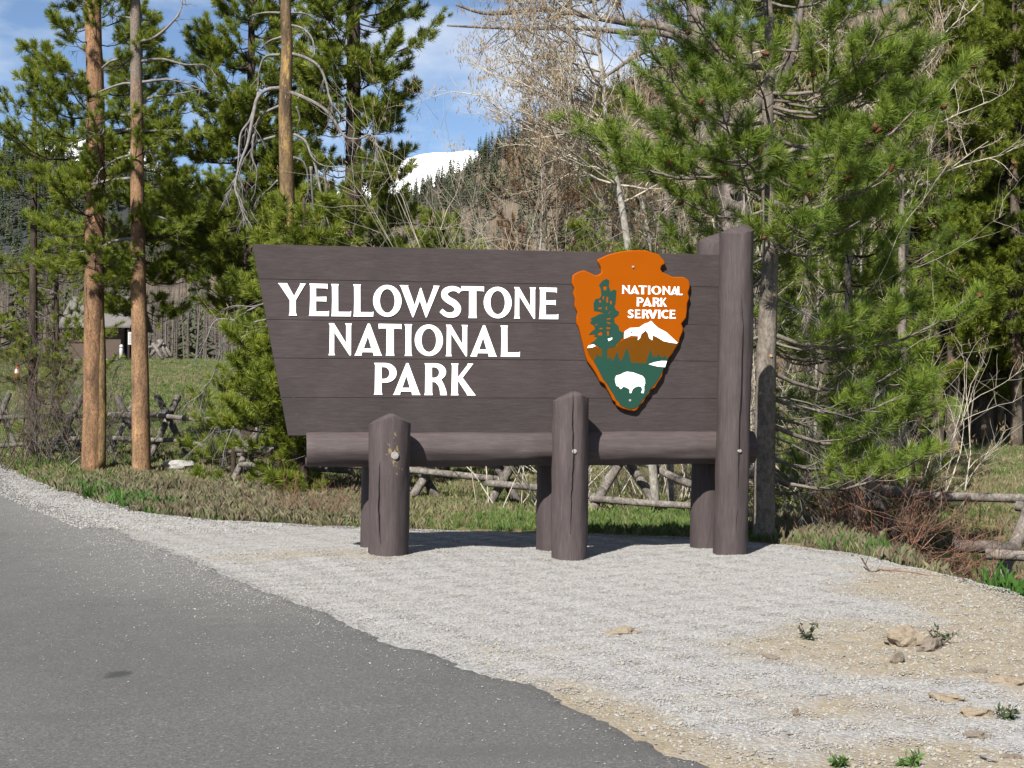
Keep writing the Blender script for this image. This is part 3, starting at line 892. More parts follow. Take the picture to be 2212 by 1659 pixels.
G = {
    'Y': ([(0, 1), (.33, 1), (.34, .97), (.575, .60), (.80, .97), (.79, 1), (1, 1), (.96, .95), (.64, .48), (.64, .1), (.68, 0), (.385, 0), (.42, .1), (.42, .48), (.05, .95)], []),
    'E': ([(.03, 1), (.93, 1), (.93, .83), (.88, .86), (.36, .865), (.36, .59), (.84, .6), (.87, .61), (.87, .43), (.84, .455), (.36, .46), (.36, .135), (.95, .14), (1, .17), (1, 0), (0, 0), (.04, .06), (.07, .5), (.07, .93)], []),
    'L': ([(0, 1), (.38, 1), (.35, .93), (.35, .14), (.95, .14), (1, .17), (.99, 0), (0, 0), (.03, .07), (.05, .5), (.04, .93)], []),
    'O': (ell(.5, .5, .5, .5, 0, 351), [ell(.5, .5, .262, .372, 0, 351)]),
    'W': ([(0, 1), (.22, 1), (.21, .96), (.375, .37), (.515, .92), (.54, .92), (.68, .37), (.85, .96), (.845, 1), (1, 1), (.98, .95), (.675, 0), (.65, 0), (.505, .53), (.345, 0), (.32, 0), (.03, .95)], []),
    'S': (stroke([(.94, .83), (.78, .905), (.52, .925), (.25, .84), (.20, .69), (.36, .57), (.66, .45), (.82, .30), (.74, .14), (.5, .075), (.26, .10), (.03, .22)], [.075, .075, .082, .10, .105, .108, .108, .105, .10, .082, .075, .07], .68), []),
    'T': ([(0, 1), (1, 1), (.995, .83), (.96, .855), (.66, .86), (.66, .1), (.69, 0), (.31, 0), (.34, .1), (.34, .86), (.04, .855), (.005, .83)], []),
    'N': ([(.02, 1), (.24, 1), (.26, .97), (.76, .37), (.76, .93), (.72, 1), (1, 1), (.97, .93), (.965, 0), (.90, 0), (.245, .72), (.245, .08), (.28, 0), (0, 0), (.045, .08), (.06, .93)], []),
    'A': ([(0, 0), (.27, 0), (.255, .035), (.285, .105), (.665, .105), (.69, .035), (.68, 0), (1, 0), (.955, .06), (.555, 1), (.485, 1), (.05, .06)], [[(.335, .225), (.615, .225), (.485, .60)]]),
    'I': ([(0, 1), (1, 1), (.88, .93), (.85, .5), (.88, .07), (1, 0), (0, 0), (.12, .07), (.15, .5), (.12, .93)], []),
    'P': ([(.02, 1)] + ell(.5, .69, .5, .31, 90, -90, 18) + [(.34, .375), (.345, .08), (.38, 0), (0, 0), (.04, .08), (.06, .93)], [[(.34, .87)] + ell(.45, .685, .24, .185, 90, -90, 12) + [(.34, .50)]]),
    'R': ([(.02, 1)] + ell(.5, .73, .46, .27, 90, -58, 16) + [(.86, .34), (.95, .18), (1, 0), (.70, 0), (.69, .14), (.63, .29), (.5, .40), (.35, .42), (.35, .08), (.38, 0), (0, 0), (.04, .08), (.06, .93)], [[(.34, .875)] + ell(.44, .71, .22, .165, 90, -90, 12) + [(.34, .545)]]),
    'K': ([(.02, 1), (.31, 1), (.28, .93), (.28, .56), (.68, .97), (.67, 1), (.90, 1), (.86, .96), (.47, .555), (.90, .09), (1, 0), (.64, 0), (.64, .04), (.28, .47), (.28, .08), (.31, 0), (0, 0), (.03, .08), (.05, .93)], []),
    'V': ([(0, 1), (.29, 1), (.5, .31), (.71, 1), (1, 1), (.64, 0), (.36, 0)], []),
    'C': (stroke([(.93, .84), (.72, .91), (.42, .88), (.15, .65), (.15, .35), (.42, .12), (.72, .09), (.93, .16)], [.085, .09, .10, .12, .12, .10, .09, .085], .75), []),
}


def row(text, spans, top, base, zoom, off, depth, parent, bold=0.0):
    """letters cut to the measured boxes; zoom = (x0, y0, scale) of the survey crop"""
    zx, zy, zs = zoom
    xa, xb = spans[0][0], spans[-1][1]
    for ch, (a, b) in zip(text, spans):
        outl, holes = G[ch]
        def mp(q):
            x = a + (b - a) * q[0]
            t = (x - xa) / (xb - xa)
            yt = top[0] + (top[1] - top[0]) * t; yb = base[0] + (base[1] - base[0]) * t
            return SF(zx + x / zs, zy + (yb + (yt - yb) * q[1]) / zs, off)
        shape('letter', [mp(q) for q in outl], [[mp(q) for q in h] for h in holes], depth, M['white'], parent, -off + depth * .5, .0012, bold)


Z1 = (620, 580, 2.765)
row('YELLOWSTONE', [(208, 400), (420, 560), (575, 713), (728, 867), (865, 1062), (1048, 1325), (1325, 1478), (1475, 1632), (1630, 1823), (1838, 1990), (2010, 2145)],
    (353, 386), (577, 603), Z1, pf + .005, .006, sign)
row('NATIONAL', [(556, 718), (735, 928), (903, 1062), (1082, 1136), (1153, 1348), (1366, 1520), (1535, 1722), (1746, 1880)], (630, 648), (852, 863), Z1, pf + .005, .006, sign)
row('PARK', [(870, 1028), (1002, 1194), (1218, 1376), (1402, 1576)], (905, 910), (1125, 1130), Z1, pf + .005, .006, sign)

# arrowhead emblem --------------------------------------------------------
Z2 = (1400, 620, 3.95)
def zp(pl, off):
    return [SF(Z2[0] + x / Z2[2], Z2[1] + y / Z2[2], off) for x, y in pl]
OUT = [(370, 112), (480, 62), (600, 33), (720, 20), (860, 22), (900, 40), (975, 60), (1003, 92), (1030, 120), (1046, 155), (1008, 176), (996, 205), (1010, 235), (1060, 258), (1110, 283), (1220, 285), (1260, 305), (1283, 332),
       (1286, 390), (1268, 440), (1281, 490), (1260, 550), (1258, 620), (1250, 690), (1203, 746), (1220, 790), (1215, 830), (1188, 890), (1180, 935), (1150, 985), (1112, 1050), (1083, 1082), (1052, 1140), (1028, 1195), (1012, 1270), (985, 1310), (962, 1345), (942, 1382), (900, 1402), (885, 1440), (850, 1480), (830, 1522), (790, 1562), (765, 1600),
       (735, 1616), (680, 1606), (620, 1590), (580, 1570), (553, 1547), (550, 1522), (518, 1500), (500, 1450), (478, 1412), (460, 1380), (438, 1342), (390, 1312), (384, 1290), (350, 1230), (310, 1170), (268, 1110), (255, 1060), (240, 1000), (225, 930), (205, 850), (185, 780), (163, 737), (166, 680), (176, 632), (158, 600), (145, 560), (151, 500), (132, 440), (146, 392), (119, 345), (130, 265), (180, 235), (235, 219), (290, 240), (350, 270), (385, 262), (413, 240), (406, 190), (385, 150)]
EO = pf + .045
emb = shape('emblem', zp(OUT, EO), [], .040, M['orange'], sign, -EO + .020, .010)
emb['label'] = 'orange arrowhead shield with tree, snowy mountain and bison'
def inlay(name, pl, holes, mt, lift, off=0.0):
    return shape(name, zp(pl, EO), [zp(h, EO) for h in holes], .002, mt, emb, -EO - lift + .001, 0, off)
inlay('brown_hills', [(262, 992), (300, 985), (345, 975), (412, 1000), (470, 983), (550, 980), (580, 935), (640, 900), (700, 884), (770, 878), (830, 815), (870, 825), (900, 860), (960, 880), (1050, 925), (1158, 942), (1138, 985), (1095, 1050), (1060, 1100), (1030, 1150), (700, 1160), (340, 1130), (290, 1065)], [], M['emblem_brown'], .0015)
inlay('green_field', [(330, 1118), (375, 1040), (385, 1075), (412, 1070), (412, 975), (465, 975), (465, 1105), (490, 1070), (515, 1110), (530, 1105), (562, 1018), (590, 1112), (612, 1105), (660, 980), (702, 1130), (845, 1140), (895, 998), (920, 1085), (935, 1060), (950, 1085), (967, 1042), (985, 1072), (1012, 1082), (1040, 1062), (1062, 1095), (1042, 1140),
       (1015, 1200), (990, 1262), (960, 1312), (930, 1352), (890, 1392), (862, 1440), (822, 1492), (790, 1540), (748, 1580), (700, 1592), (642, 1575), (592, 1550), (577, 1520), (547, 1490), (522, 1440), (490, 1390), (460, 1340), (422, 1292), (396, 1240), (360, 1170)], [], M['emblem_green'], .0040)
inlay('sequoia_tree', [(412, 992), (385, 985), (345, 950), (300, 940), (340, 915), (370, 882), (335, 872), (350, 850), (285, 856), (310, 825), (345, 800), (335, 766), (295, 740), (312, 716), (300, 696), (350, 672), (390, 652), (440, 645), (380, 626), (335, 620), (330, 545), (350, 502), (390, 497), (408, 468), (400, 400), (383, 365), (420, 322), (460, 304), (486, 320), (480, 370), (500, 430), (530, 410), (556, 420), (550, 500), (546, 545), (535, 570), (550, 610), (582, 630), (575, 660), (532, 690), (540, 740), (576, 770), (585, 815), (628, 838), (624, 880), (590, 915), (556, 950), (545, 975), (500, 985), (465, 992)],
      [[(420, 385), (440, 370), (465, 385), (455, 415), (435, 420)], [(380, 512), (400, 508), (406, 535), (390, 541)], [(418, 475), (434, 465), (432, 508), (422, 512)], [(455, 478), (475, 475), (473, 540), (456, 538)], [(490, 515), (512, 520), (510, 556), (494, 552)], [(375, 582), (410, 580), (410, 601), (378, 603)], [(450, 572), (465, 575), (462, 612), (450, 608)],
       [(460, 690), (500, 684), (498, 702), (462, 708)], [(462, 720), (500, 738), (498, 752), (462, 740)], [(456, 775), (496, 780), (494, 798), (458, 800)], [(460, 818), (482, 812), (482, 866), (463, 862)], [(344, 750), (366, 742), (368, 756), (350, 764)], [(386, 786), (420, 780), (418, 800), (390, 803)], [(366, 845), (395, 825), (416, 832), (414, 864), (380, 862)], [(474, 640), (505, 612), (505, 622), (480, 648)]], M['emblem_green'], .0030)
inlay('snow_cap', [(632, 856), (640, 822), (690, 790), (780, 785), (840, 745), (870, 738), (898, 719), (930, 755), (970, 790), (1050, 832), (1090, 870), (1160, 935), (1152, 943), (1090, 935), (1020, 920), (960, 882), (916, 862), (910, 912), (880, 890), (865, 840), (845, 815), (802, 850), (790, 890), (767, 911), (770, 870), (700, 866), (650, 890), (632, 895)],
      [[(695, 835), (725, 815), (722, 828), (700, 848)], [(745, 855), (778, 815), (770, 840), (756, 858)], [(896, 792), (912, 808), (908, 815)], [(958, 830), (985, 848), (980, 852)], [(1018, 872), (1040, 890), (1030, 888)]], M['white'], .0040)
inlay('snow_patch', [(470, 897), (515, 884), (512, 902), (480, 921)], [], M['white'], .0055)
inlay('snow_patch', [(266, 988), (280, 964), (330, 950), (351, 968), (320, 982)], [], M['white'], .0055)
inlay('lake', [(873, 1148), (930, 1128), (1000, 1115), (1054, 1116), (1034, 1177), (960, 1170)], [], M['white'], .0060)
inlay('bison', [(541, 1290), (555, 1260), (595, 1250), (620, 1235), (660, 1221), (720, 1229), (770, 1248), (815, 1265), (836, 1295), (839, 1335), (828, 1370), (830, 1400), (823, 1434), (800, 1431), (812, 1395), (800, 1370), (770, 1364), (740, 1375), (715, 1395), (701, 1434), (685, 1431), (688, 1400), (660, 1380), (625, 1368), (600, 1394), (586, 1382), (580, 1369), (555, 1360), (545, 1320)],
      [[(586, 1272), (598, 1276), (597, 1296), (590, 1300)], [(822, 1330), (830, 1335), (822, 1360)]], M['white'], .0060)
row('NATIONAL', [(612, 692), (690, 785), (778, 856), (868, 894), (905, 1000), (1012, 1090), (1088, 1178), (1160, 1210)], (368, 382), (451, 466), Z2, EO + .004, .0035, emb, .0004)
row('PARK', [(757, 825), (818, 908), (915, 985), (990, 1057)], (489, 494), (575, 579), Z2, EO + .004, .0035, emb, .0004)
row('SERVICE', [(668, 728), (740, 796), (808, 880), (874, 962), (968, 994), (1000, 1072), (1082, 1142)], (609, 613), (692, 698), Z2, EO + .004, .0035, emb, .0004)
for zx, zy in ((720, 187), (690, 1505)):
    su, sv = zp([(zx, zy)], EO)[0]
    b = link('screw', bolt_me, M['steel'], emb, (su, -EO - .004, sv)); b.scale = (.45, .5, .45)
# a few printed-thin marks where paint chipped off the beam
mb = MB()

# ==================================================================== PEBBLES
peb = []
for i in range(5):
    me = stone_mesh('pebble', i, 1, .62, .5); me.materials.append(M['pebble']); peb.append(bpy.data.objects.new('pebble', me))
G_PEB = scatter_group('pebbles', peb)
pebt = []
for i in range(4):
    me = stone_mesh('pebble', 20 + i, 1, .6, .5); me.materials.append(M['pebble_tan']); pebt.append(bpy.data.objects.new('pebble', me))
G_PEBT = scatter_group('tan_pebbles', pebt)
rng = np.random.default_rng(11)


def surf(x, y):
    s = sdist(GRAVEL, x, y)
    z = hgt(x, y)
    return np.where(s > .0, z, z - .01)


def view_mask(x, y, m=.25):
    return np.abs(x) < y * .3658 + m


def pebbles(name, n, keep, group, lo, hi, label, xr=(-10, 4), yr=(4.3, 27)):
    Y = yr[0] + (yr[1] - yr[0]) * rng.random(n); X = xr[0] + (xr[1] - xr[0]) * rng.random(n)
    pr = keep(X, Y); k = (rng.random(n) < pr) & view_mask(X, Y)
    X, Y = X[k], Y[k]; n = len(X)
    sz = lo * (hi / lo) ** (rng.random(n) ** 1.6)
    Z = surf(X, Y) + sz * .25 + .008 * wav(X, Y, 5.5, 7) * (sdist(ASPH, X, Y) < 0) + .024 * (sdist(ASPH, X, Y) > 0)
    o = scatter(name, group, np.stack([X, Y, Z], 1), rng.random((n, 3)) * [.4, .4, 6.28], np.stack([sz * rng.uniform(.8, 1.5, n), sz, sz * rng.uniform(.7, 1.1, n)], 1), rng)
    tag(o, label, 'gravel', kind='stuff')
    return n


def k_main(x, y):
    s = sdist(GRAVEL, x, y); a = sdist(ASPH, x, y)
    d = dirt_amount(x, y, a)
    return (s > -.05) * (sstep(.05, -.12, a) + .5 * np.exp(-np.clip(a, 0, None) / .32) * (a > -.05) * sstep(7.2, 10.5, y)).clip(0, 1) * (1 - .72 * d) * np.clip((12.0 / y) ** 2, .1, 1.0)


npeb = pebbles('loose_gravel', 760000, k_main, G_PEB, .0028, .0068, 'loose light grey crushed gravel around the sign posts', (-6, 3.7), (4.4, 17))


def k_scat(x, y):
    a = sdist(ASPH, x, y)
    far = sstep(5.5, 8.5, y)
    return (a > -.05) * (np.exp(-a / .35) * .5 + far * .3 * np.exp(-a / .9) + .006)


pebbles('scattered_grit', 170000, k_scat, G_PEB, .0018, .0052, 'small pale grit strewn over the dark asphalt', (-9, 1.4), (4.3, 22))


def k_tan(x, y):
    a = sdist(ASPH, x, y); s = sdist(GRAVEL, x, y)
    return (s > 0) * (a < -.02) * (dirt_amount(x, y, a) * .45 + .012)


pebbles('tan_pebbles', 60000, k_tan, G_PEBT, .004, .012, 'tan and ochre stones in the bare earth beside the gravel', (-3, 3.7), (4.4, 12.5))

pebbles('roadside_gravel', 90000, lambda x, y: (sdist(GRAVEL, x, y) > -.05) * (sdist(ASPH, x, y) < .35) * .9, G_PEB, .007, .016, 'grey gravel strip curving along the far road edge', (-11, -2.4), (14, 30))

# larger stones lying on the gravel
def rock(px, py, size, mt, label, seed, flat=.55, rz=0., sub=3, sink=.3, asp=(1, .75), group=None, cat='rock', name='rock', tilt=0):
    p = on(px, py)
    me = stone_mesh(name, seed, sub, flat, .55); me.materials.append(mt)
    me.polygons.foreach_set('use_smooth', [False] * len(me.polygons))
    o = link(name, me)
    s = size / 2 / F * p.y
    o.scale = (s * asp[0], s * asp[1], s)
    o.location = (p.x, p.y, p.z + s * flat * (1 - sink) * .5 - s * .06); o.rotation_euler = (tilt, tilt * .6, rz)
    tag(o, label, cat, group)
    return o


rock(1952, 1392, 86, M['rock_tan'], 'tan angular rock beside a leaning grey-brown slab on the gravel', 3, .62, .3, 3, .2, (1, .8), tilt=.12)
rock(2008, 1402, 84, M['rock_brown'], 'grey-brown slab of rock leaning against the tan angular rock', 9, .42, .7, 3, .2, (1, .62), tilt=-.35)
rock(1938, 1432, 46, M['rock_brown'], 'small brown stone just below the tan angular rock', 12, .8, .9, 2, .2, (.8, .7))
rock(1345, 1369, 76, M['rock_tan'], 'flat pale tan stone alone on the grey gravel before the sign', 15, .28, -.1, 3, .3, (1, .75))
rock(1664, 1421, 40, M['rock_brown'], 'thin brown split stone below the small dark weed', 18, .35, -.5, 2, .2, (1, .4), tilt=.15)
rock(2048, 1510, 78, M['rock_tan'], 'long low ochre stone half buried in the dirt slope', 21, .3, -.6, 3, .45, (1, .55))
rock(2105, 1545, 76, M['rock_tan'], 'rounded ochre stone half buried in the dirt slope', 24, .4, -.4, 3, .4, (1, .7))
rock(2110, 1592, 50, M['rock_brown'], 'reddish-tan stone at the foot of the dirt slope', 27, .45, 0, 3, .4, (1, .7))
rock(2180, 1478, 82, M['rock_tan'], 'large buried ochre stone under the grassy bank', 30, .4, -.3, 3, .45, (1, .6))
rock(2118, 1452, 34, M['rock_brown'], 'small flat brown stone beside the ochre rocks', 33, .4, -.2, 2, .3)
rock(1720, 1545, 24, M['rock_brown'], 'little pointed brown stone in the sandy gravel', 36, .9, .2, 2, .2, (.7, .6))
rock(2185, 1640, 46, M['rock_brown'], 'grey-brown stone at the bottom of the bank', 39, .45, .3, 3, .4)
rock(388, 1016, 62, M['rock_white'], 'pale lichen-covered boulder in dry grass beside the orange pine trunks', 42, .55, 0, 3, .2, (1, .8), cat='boulder', name='boulder')

# ==================================================================== GRASS
gd = [grass_tuft('grass_tuft', M['grass_dry'], 22, i, 1.0, .020, 1.3, .75) for i in range(4)]
gr = [grass_tuft('grass_tuft', M['grass_red'], 22, 10 + i, 1.0, .014, 1.4, .8) for i in range(3)]
gg = [grass_tuft('grass_tuft', M['grass_green'], 24, 20 + i, 1.0, .022, 1.3, .6) for i in range(4)]
gl = [grass_tuft('grass_tuft', M['grass_lush'], 24, 30 + i, 1.0, .026, 1.0, .7) for i in range(3)]
GD, GR, GG, GL = scatter_group('dry_tufts', gd), scatter_group('weed_tufts', gr), scatter_group('green_tufts', gg), scatter_group('lush_tufts', gl)


def greenness(x, y):
    """where the meadow is green rather than dry"""
    w = wav(x, y, .8, 3.0) * .35
    g = .46 + .6 * sstep(-1.2, .2, x) * sstep(3.2, 2.0, x) * sstep(20, 14, y) + w + .25 * sstep(22, 30, y) + .12 * sstep(-.5, -2, x)
    return np.clip(g, 0, 1)


def grass(name, n, keep, group, lo, hi, label, xr, yr, seed):
    rg = np.random.default_rng(seed)
    Y = yr[0] + (yr[1] - yr[0]) * rg.random(n); X = xr[0] + (xr[1] - xr[0]) * rg.random(n)
    k = (rg.random(n) < keep(X, Y)) & view_mask(X, Y, .8) & (sdist(GRAVEL, X, Y) < .05 * wav(X, Y, 4, 1) - .02)
    X, Y = X[k], Y[k]; n = len(X)
    h = lo + (hi - lo) * rg.random(n)
    o = scatter(name, group, np.stack([X, Y, hgt(X, Y) - .012], 1), np.stack([rg.normal(0, .15, n), rg.normal(0, .15, n), rg.random(n) * 6.28], 1), np.stack([h * .8, h * .8, h], 1), rg)
    tag(o, label, 'grass', kind='stuff')


grass('dry_grass', 70000, lambda x, y: (1 - greenness(x, y)) * (.75 - .4 * sstep(22, 36, y)), GD, .06, .17, 'dry tan grass between the gravel and the rail fence', (-14, 12), (11.5, 36), 1)
grass('reddish_weeds', 42000, lambda x, y: sstep(24, 19, y) * sstep(-.9, -2.4, x) * (.5 + .4 * wav(x, y, 1.5, 2)) + sstep(2.2, 3.2, x) * sstep(19, 15, y) * .45, GR, .06, .20, 'low reddish brown weeds in front of the pines', (-10, 8), (11.5, 25), 2)
grass('green_grass', 90000, lambda x, y: greenness(x, y) * (.9 - .45 * sstep(20, 36, y)), GG, .05, .13, 'short green meadow grass under the rail fence', (-14, 12), (11.5, 40), 3)
grass('meadow_straw', 40000, lambda x, y: .6 - .4 * wav(x, y, .35, 2), GD, .08, .18, 'straw-coloured dead grass among the green of the far meadow', (-34, 14), (36, 92), 14)
grass('meadow_grass', 36000, lambda x, y: .55 + .4 * wav(x, y, .35, 2), GG, .10, .22, 'green and straw-coloured grass on the far meadow', (-34, 14), (36, 92), 4)
grass('lush_grass', 26000, lambda x, y: np.clip(np.exp(-(((x + 5.9) / .95) ** 2 + ((y - 18.7 - (-5.4 - x) * 1.35) / .55) ** 2)) + 1.0 * np.exp(-((x - 3.75 - .05 * (10 - y)) / .30) ** 2) * sstep(10.6, 9.8, y) + np.exp(-(((x - 2.95) / .3) ** 2 + ((y - 12.2) / .4) ** 2)), 0, 1), GL, .10, .26,
      'bright green grass at the edge of the gravel', (-9, 6), (6, 26), 5)

# ==================================================================== TREES
tu = [needle_tuft('needle_tuft', M['needle'], 96, i, .022, (.45, 1.45), .42, .46) for i in range(3)]
tb = [needle_tuft('needle_tuft', M['needle_bright'], 110, 10 + i, .014, (.5, 1.5), .42, .5) for i in range(3)]
tf = [needle_tuft('needle_tuft', M['needle_forest'], 70, 20 + i, .030, (.45, 1.45), .44, .5) for i in range(3)]
tr_ = [needle_tuft('needle_tuft', M['needle_red'], 30, 30 + i, .026, (.6, 1.4)) for i in range(3)]
tcat = []
for i in range(3):
    rg = np.random.default_rng(50 + i); V = []; Fc = []
    for q in range(7):
        b = rg.normal(0, .3, 3) + [0, 0, .3]; d = np.array([rg.normal(0, .3), rg.normal(0, .3), -1.0]) * rg.uniform(.35, .8)
        s = np.cross(d, rg.normal(size=3)); s = s / np.linalg.norm(s) * .055
        k = len(V); V += [b, b + d * .5 + s, b + d, b + d * .5 - s]; Fc.append((k, k + 1, k + 2, k + 3))
    tcat.append(piece('catkin', V, Fc, M['catkin']))
G_N, G_B, G_F, G_R, G_C = (scatter_group(n, t) for n, t in (('needles', tu), ('bright_needles', tb), ('forest_needles', tf), ('red_needles', tr_), ('catkins', tcat)))


def bez(pts, n):
    """smooth curve through pts"""
    P = np.array([tuple(p) for p in pts], float); out = []
    k = len(P) - 1
    for t in np.linspace(0, k, n):
        i = min(int(t), k - 1); f = t - i
        p0, p1, p2, p3 = P[max(i - 1, 0)], P[i], P[i + 1], P[min(i + 2, k)]
        out.append(.5 * ((2 * p1) + (-p0 + p2) * f + (2 * p0 - 5 * p1 + 4 * p2 - p3) * f * f + (-p0 + 3 * p1 - 3 * p2 + p3) * f ** 3))
    return np.array(out)


class Pine:
    """lodgepole pine: trunk through the given points, whorls of drooping then upturned branches, needle tufts"""
    def __init__(s, trunk_pts, radii, crown=(2, 10), lmax=1.8, seed=1, whorl=.42, nbr=(3, 5), tuft=.2, dens=1.0, skip=None, prof=None, pitch=(-.25, .45), dead_low=0.0, side=.5, lowdead_len=1.0):
        s.rng = rg = np.random.default_rng(seed)
        s.P = bez(trunk_pts, 26); s.r = np.interp(np.linspace(0, 1, 26), np.linspace(0, 1, len(radii)), radii)
        s.tr = MB(); rt = s.r.copy(); rt[0] *= 1.18
        s.tr.tube(s.P, rt, 16, True, .07, rg)
        s.limb = MB(); s.dead = []; s.tp = []; s.td = []; s.ts = []
        z0, z1 = s.P[0][2], s.P[-1][2]
        z = z0 + crown[0]; top = z0 + crown[1]
        while z < min(top, z1 - .15):
            t = (z - z0 - crown[0]) / (crown[1] - crown[0])
            L0 = lmax * (prof(t) if prof else (min(1, .55 + t * 2.2) * (1 - t) ** .7 + .08))
            for b in range(rg.integers(nbr[0], nbr[1] + 1)):
                az = rg.random() * 6.283
                L = L0 * rg.uniform(.6, 1.15)
                o = s.on(z + rg.uniform(-.1, .1))
                if skip and skip(o, az, z, L): continue
                pt = pitch[0] + (pitch[1] - pitch[0]) * t + rg.normal(0, .12)
                if rg.random() < dead_low * (1 - t):
                    s.deadbranch(o, az, L * lowdead_len * rg.uniform(.4, .8), pt - .15)
                else:
                    s.branch(o, az, L, pt, tuft, dens, side)
            z += whorl * rg.uniform(.7, 1.3)

    def on(s, z):
        return np.array([np.interp(z, s.P[:, 2], s.P[:, 0]), np.interp(z, s.P[:, 2], s.P[:, 1]), z])

    def branch(s, o, az, L, pitch, tuft, dens, side=.5, droop=.16):
        rg = s.rng; n = 7
        t = np.linspace(0, 1, n)
        az2 = az + rg.normal(0, .18) * t
        hx = np.cos(az2) * t * L * math.cos(pitch); hy = np.sin(az2) * t * L * math.cos(pitch)
        hzv = math.sin(pitch) * t * L - droop * L * np.sin(t * math.pi) + .22 * L * t ** 2.2
        P = o + np.stack([hx, hy, hzv], 1) + rg.normal(0, .018 * L, (n, 3)) * t[:, None]
        r0 = .006 + .011 * L
        s.limb.tube(P, r0 * (1 - .8 * t), 5, False)
        ns = max(3, int(L * 7 * side * 2))
        for k in range(ns):
            u = .28 + .72 * (k + rg.random()) / ns
            b = np.array([np.interp(u, t, P[:, i]) for i in range(3)])
            d = P[min(int(u * (n - 1)) + 1, n - 1)] - P[int(u * (n - 1)) if u < 1 else n - 2]
            a = math.atan2(d[1], d[0]) + (1 if k % 2 else -1) * rg.uniform(.5, 1.15)
            l = (.16 + .34 * L * (1.05 - u)) * rg.uniform(.6, 1.2)
            up = rg.uniform(.0, .75)
            e = b + np.array([math.cos(a) * l * math.cos(up), math.sin(a) * l * math.cos(up), math.sin(up) * l])
            mid = (b + e) / 2 - [0, 0, .06 * l]
            s.limb.tube([b, mid, e], [r0 * .35, r0 * .25, r0 * .15], 4, False)
            m_ = max(1, int(l / (tuft * .55) * dens + rg.random()))
            for q in range(m_):
                w = 1 - q * .6 / max(m_, 1)
                c = b + (e - b) * w - np.array([0, 0, .24 * l * w * (1 - w)])
                dd = (e - b) / l * .8 + rg.normal(0, .38, 3) + [0, 0, .65]
                s.tp.append(c); s.td.append(dd); s.ts.append(tuft * rg.uniform(.6, 1.35))
        for q in range(3):
            s.tp.append(P[-1] - (P[-1] - P[-2]) * q * .4); s.td.append(P[-1] - P[-2] + rg.normal(0, .05, 3)); s.ts.append(tuft * rg.uniform(.9, 1.3))

    def deadbranch(s, o, az, L, pitch):
        rg = s.rng; n = 6; t = np.linspace(0, 1, n)
        P = o + np.stack([np.cos(az + .3 * t) * t * L, np.sin(az + .3 * t) * t * L, math.sin(pitch) * t * L - .25 * L * t * t], 1) + rg.normal(0, .03 * L, (n, 3)) * t[:, None]
        mb = MB(); s.dead.append(mb)
        mb.tube(P, (.004 + .007 * L) * (1 - .85 * t), 5, False)
        twigs(mb, P, .002 + .002 * L, L * .4, int(4 + L * 6), rg, -.5, 2)

    def build(s, name, label, bark, needles, limb_mat=None, group=None, base=None, cat='pine tree'):
        b = Vector(s.P[0]) if base is None else Vector(base)
        e = empty(name, b); tag(e, label, cat, group)
        inv = -b
        s.tr.build('trunk', bark, e, loc=inv)
        if s.limb.n: s.limb.build('branches', limb_mat or M['bark_dark'], e, loc=inv)
        for d in s.dead: d.build('dead_branch', M['twig_grey'], e, loc=inv)
        if s.tp:
            o = scatter('crown', needles, s.tp, dir_rot(s.td), np.array(s.ts), s.rng, e); o.location = inv
        return e


def twigs(mb, P, r, L, n, rg, bias=-.3, level=1, sides=3):
    P = np.asarray(P, float); k = len(P)
    for i in range(n):
        u = (.15 + .85 * rg.random()) * (k - 1); a = min(int(u), k - 2); f = u - a
        b = P[a] * (1 - f) + P[a + 1] * f
        d = P[a + 1] - P[a]; d = d / (np.linalg.norm(d) + 1e-9)
        q = rg.normal(0, 1, 3); q = q / np.linalg.norm(q)
        v = d * .6 + q * .8 + np.array([0, 0, bias]); v /= np.linalg.norm(v)
        l = L * rg.uniform(.35, 1.1)
        w = rg.normal(0, .22, 3) + [0, 0, bias * .6]
        e1 = b + v * l * .5 + w * l * .10; e2 = b + v * l + w * l * .45
        mb.tube([b, e1, e2], [r, r * .65, r * .3], sides, False)
        if level > 1:
            twigs(mb, [b, e1, e2], r * .6, L * .5, 4, rg, bias, level - 1, sides)


def dead_limbs(tree, lists, Y, r0, seed, ntw=7, drop=-.5, name='dead_limb', lev=2, mt=None, tl=.35):
    """bare grey limbs traced one by one; each is a part of the tree"""
    rg = np.random.default_rng(seed); inv = -Vector(tree.location)
    for k, pl in enumerate(lists):
        a = rg.uniform(-1, 1)
        n0 = len(pl)
        pts = [at(x, y, Y + a * .5 * i / (n0 - 1)) for i, (x, y) in enumerate(pl)]
        P = bez(pts, 4 * n0)
        L = sum((Vector(P[i + 1]) - Vector(P[i])).length for i in range(len(P) - 1))
        mb = MB(); rr = r0 * min(1, .45 + L * .22)
        mb.tube(P, rr * np.linspace(1, .22, len(P)), 6, True, .15, rg)
        twigs(mb, P[len(P) // 4:], rr * .3, tl * min(L, 2.2) * .6, int(ntw * L), rg, drop, lev)
        mb.build(name, mt or M['dead_wood'], tree, loc=inv)


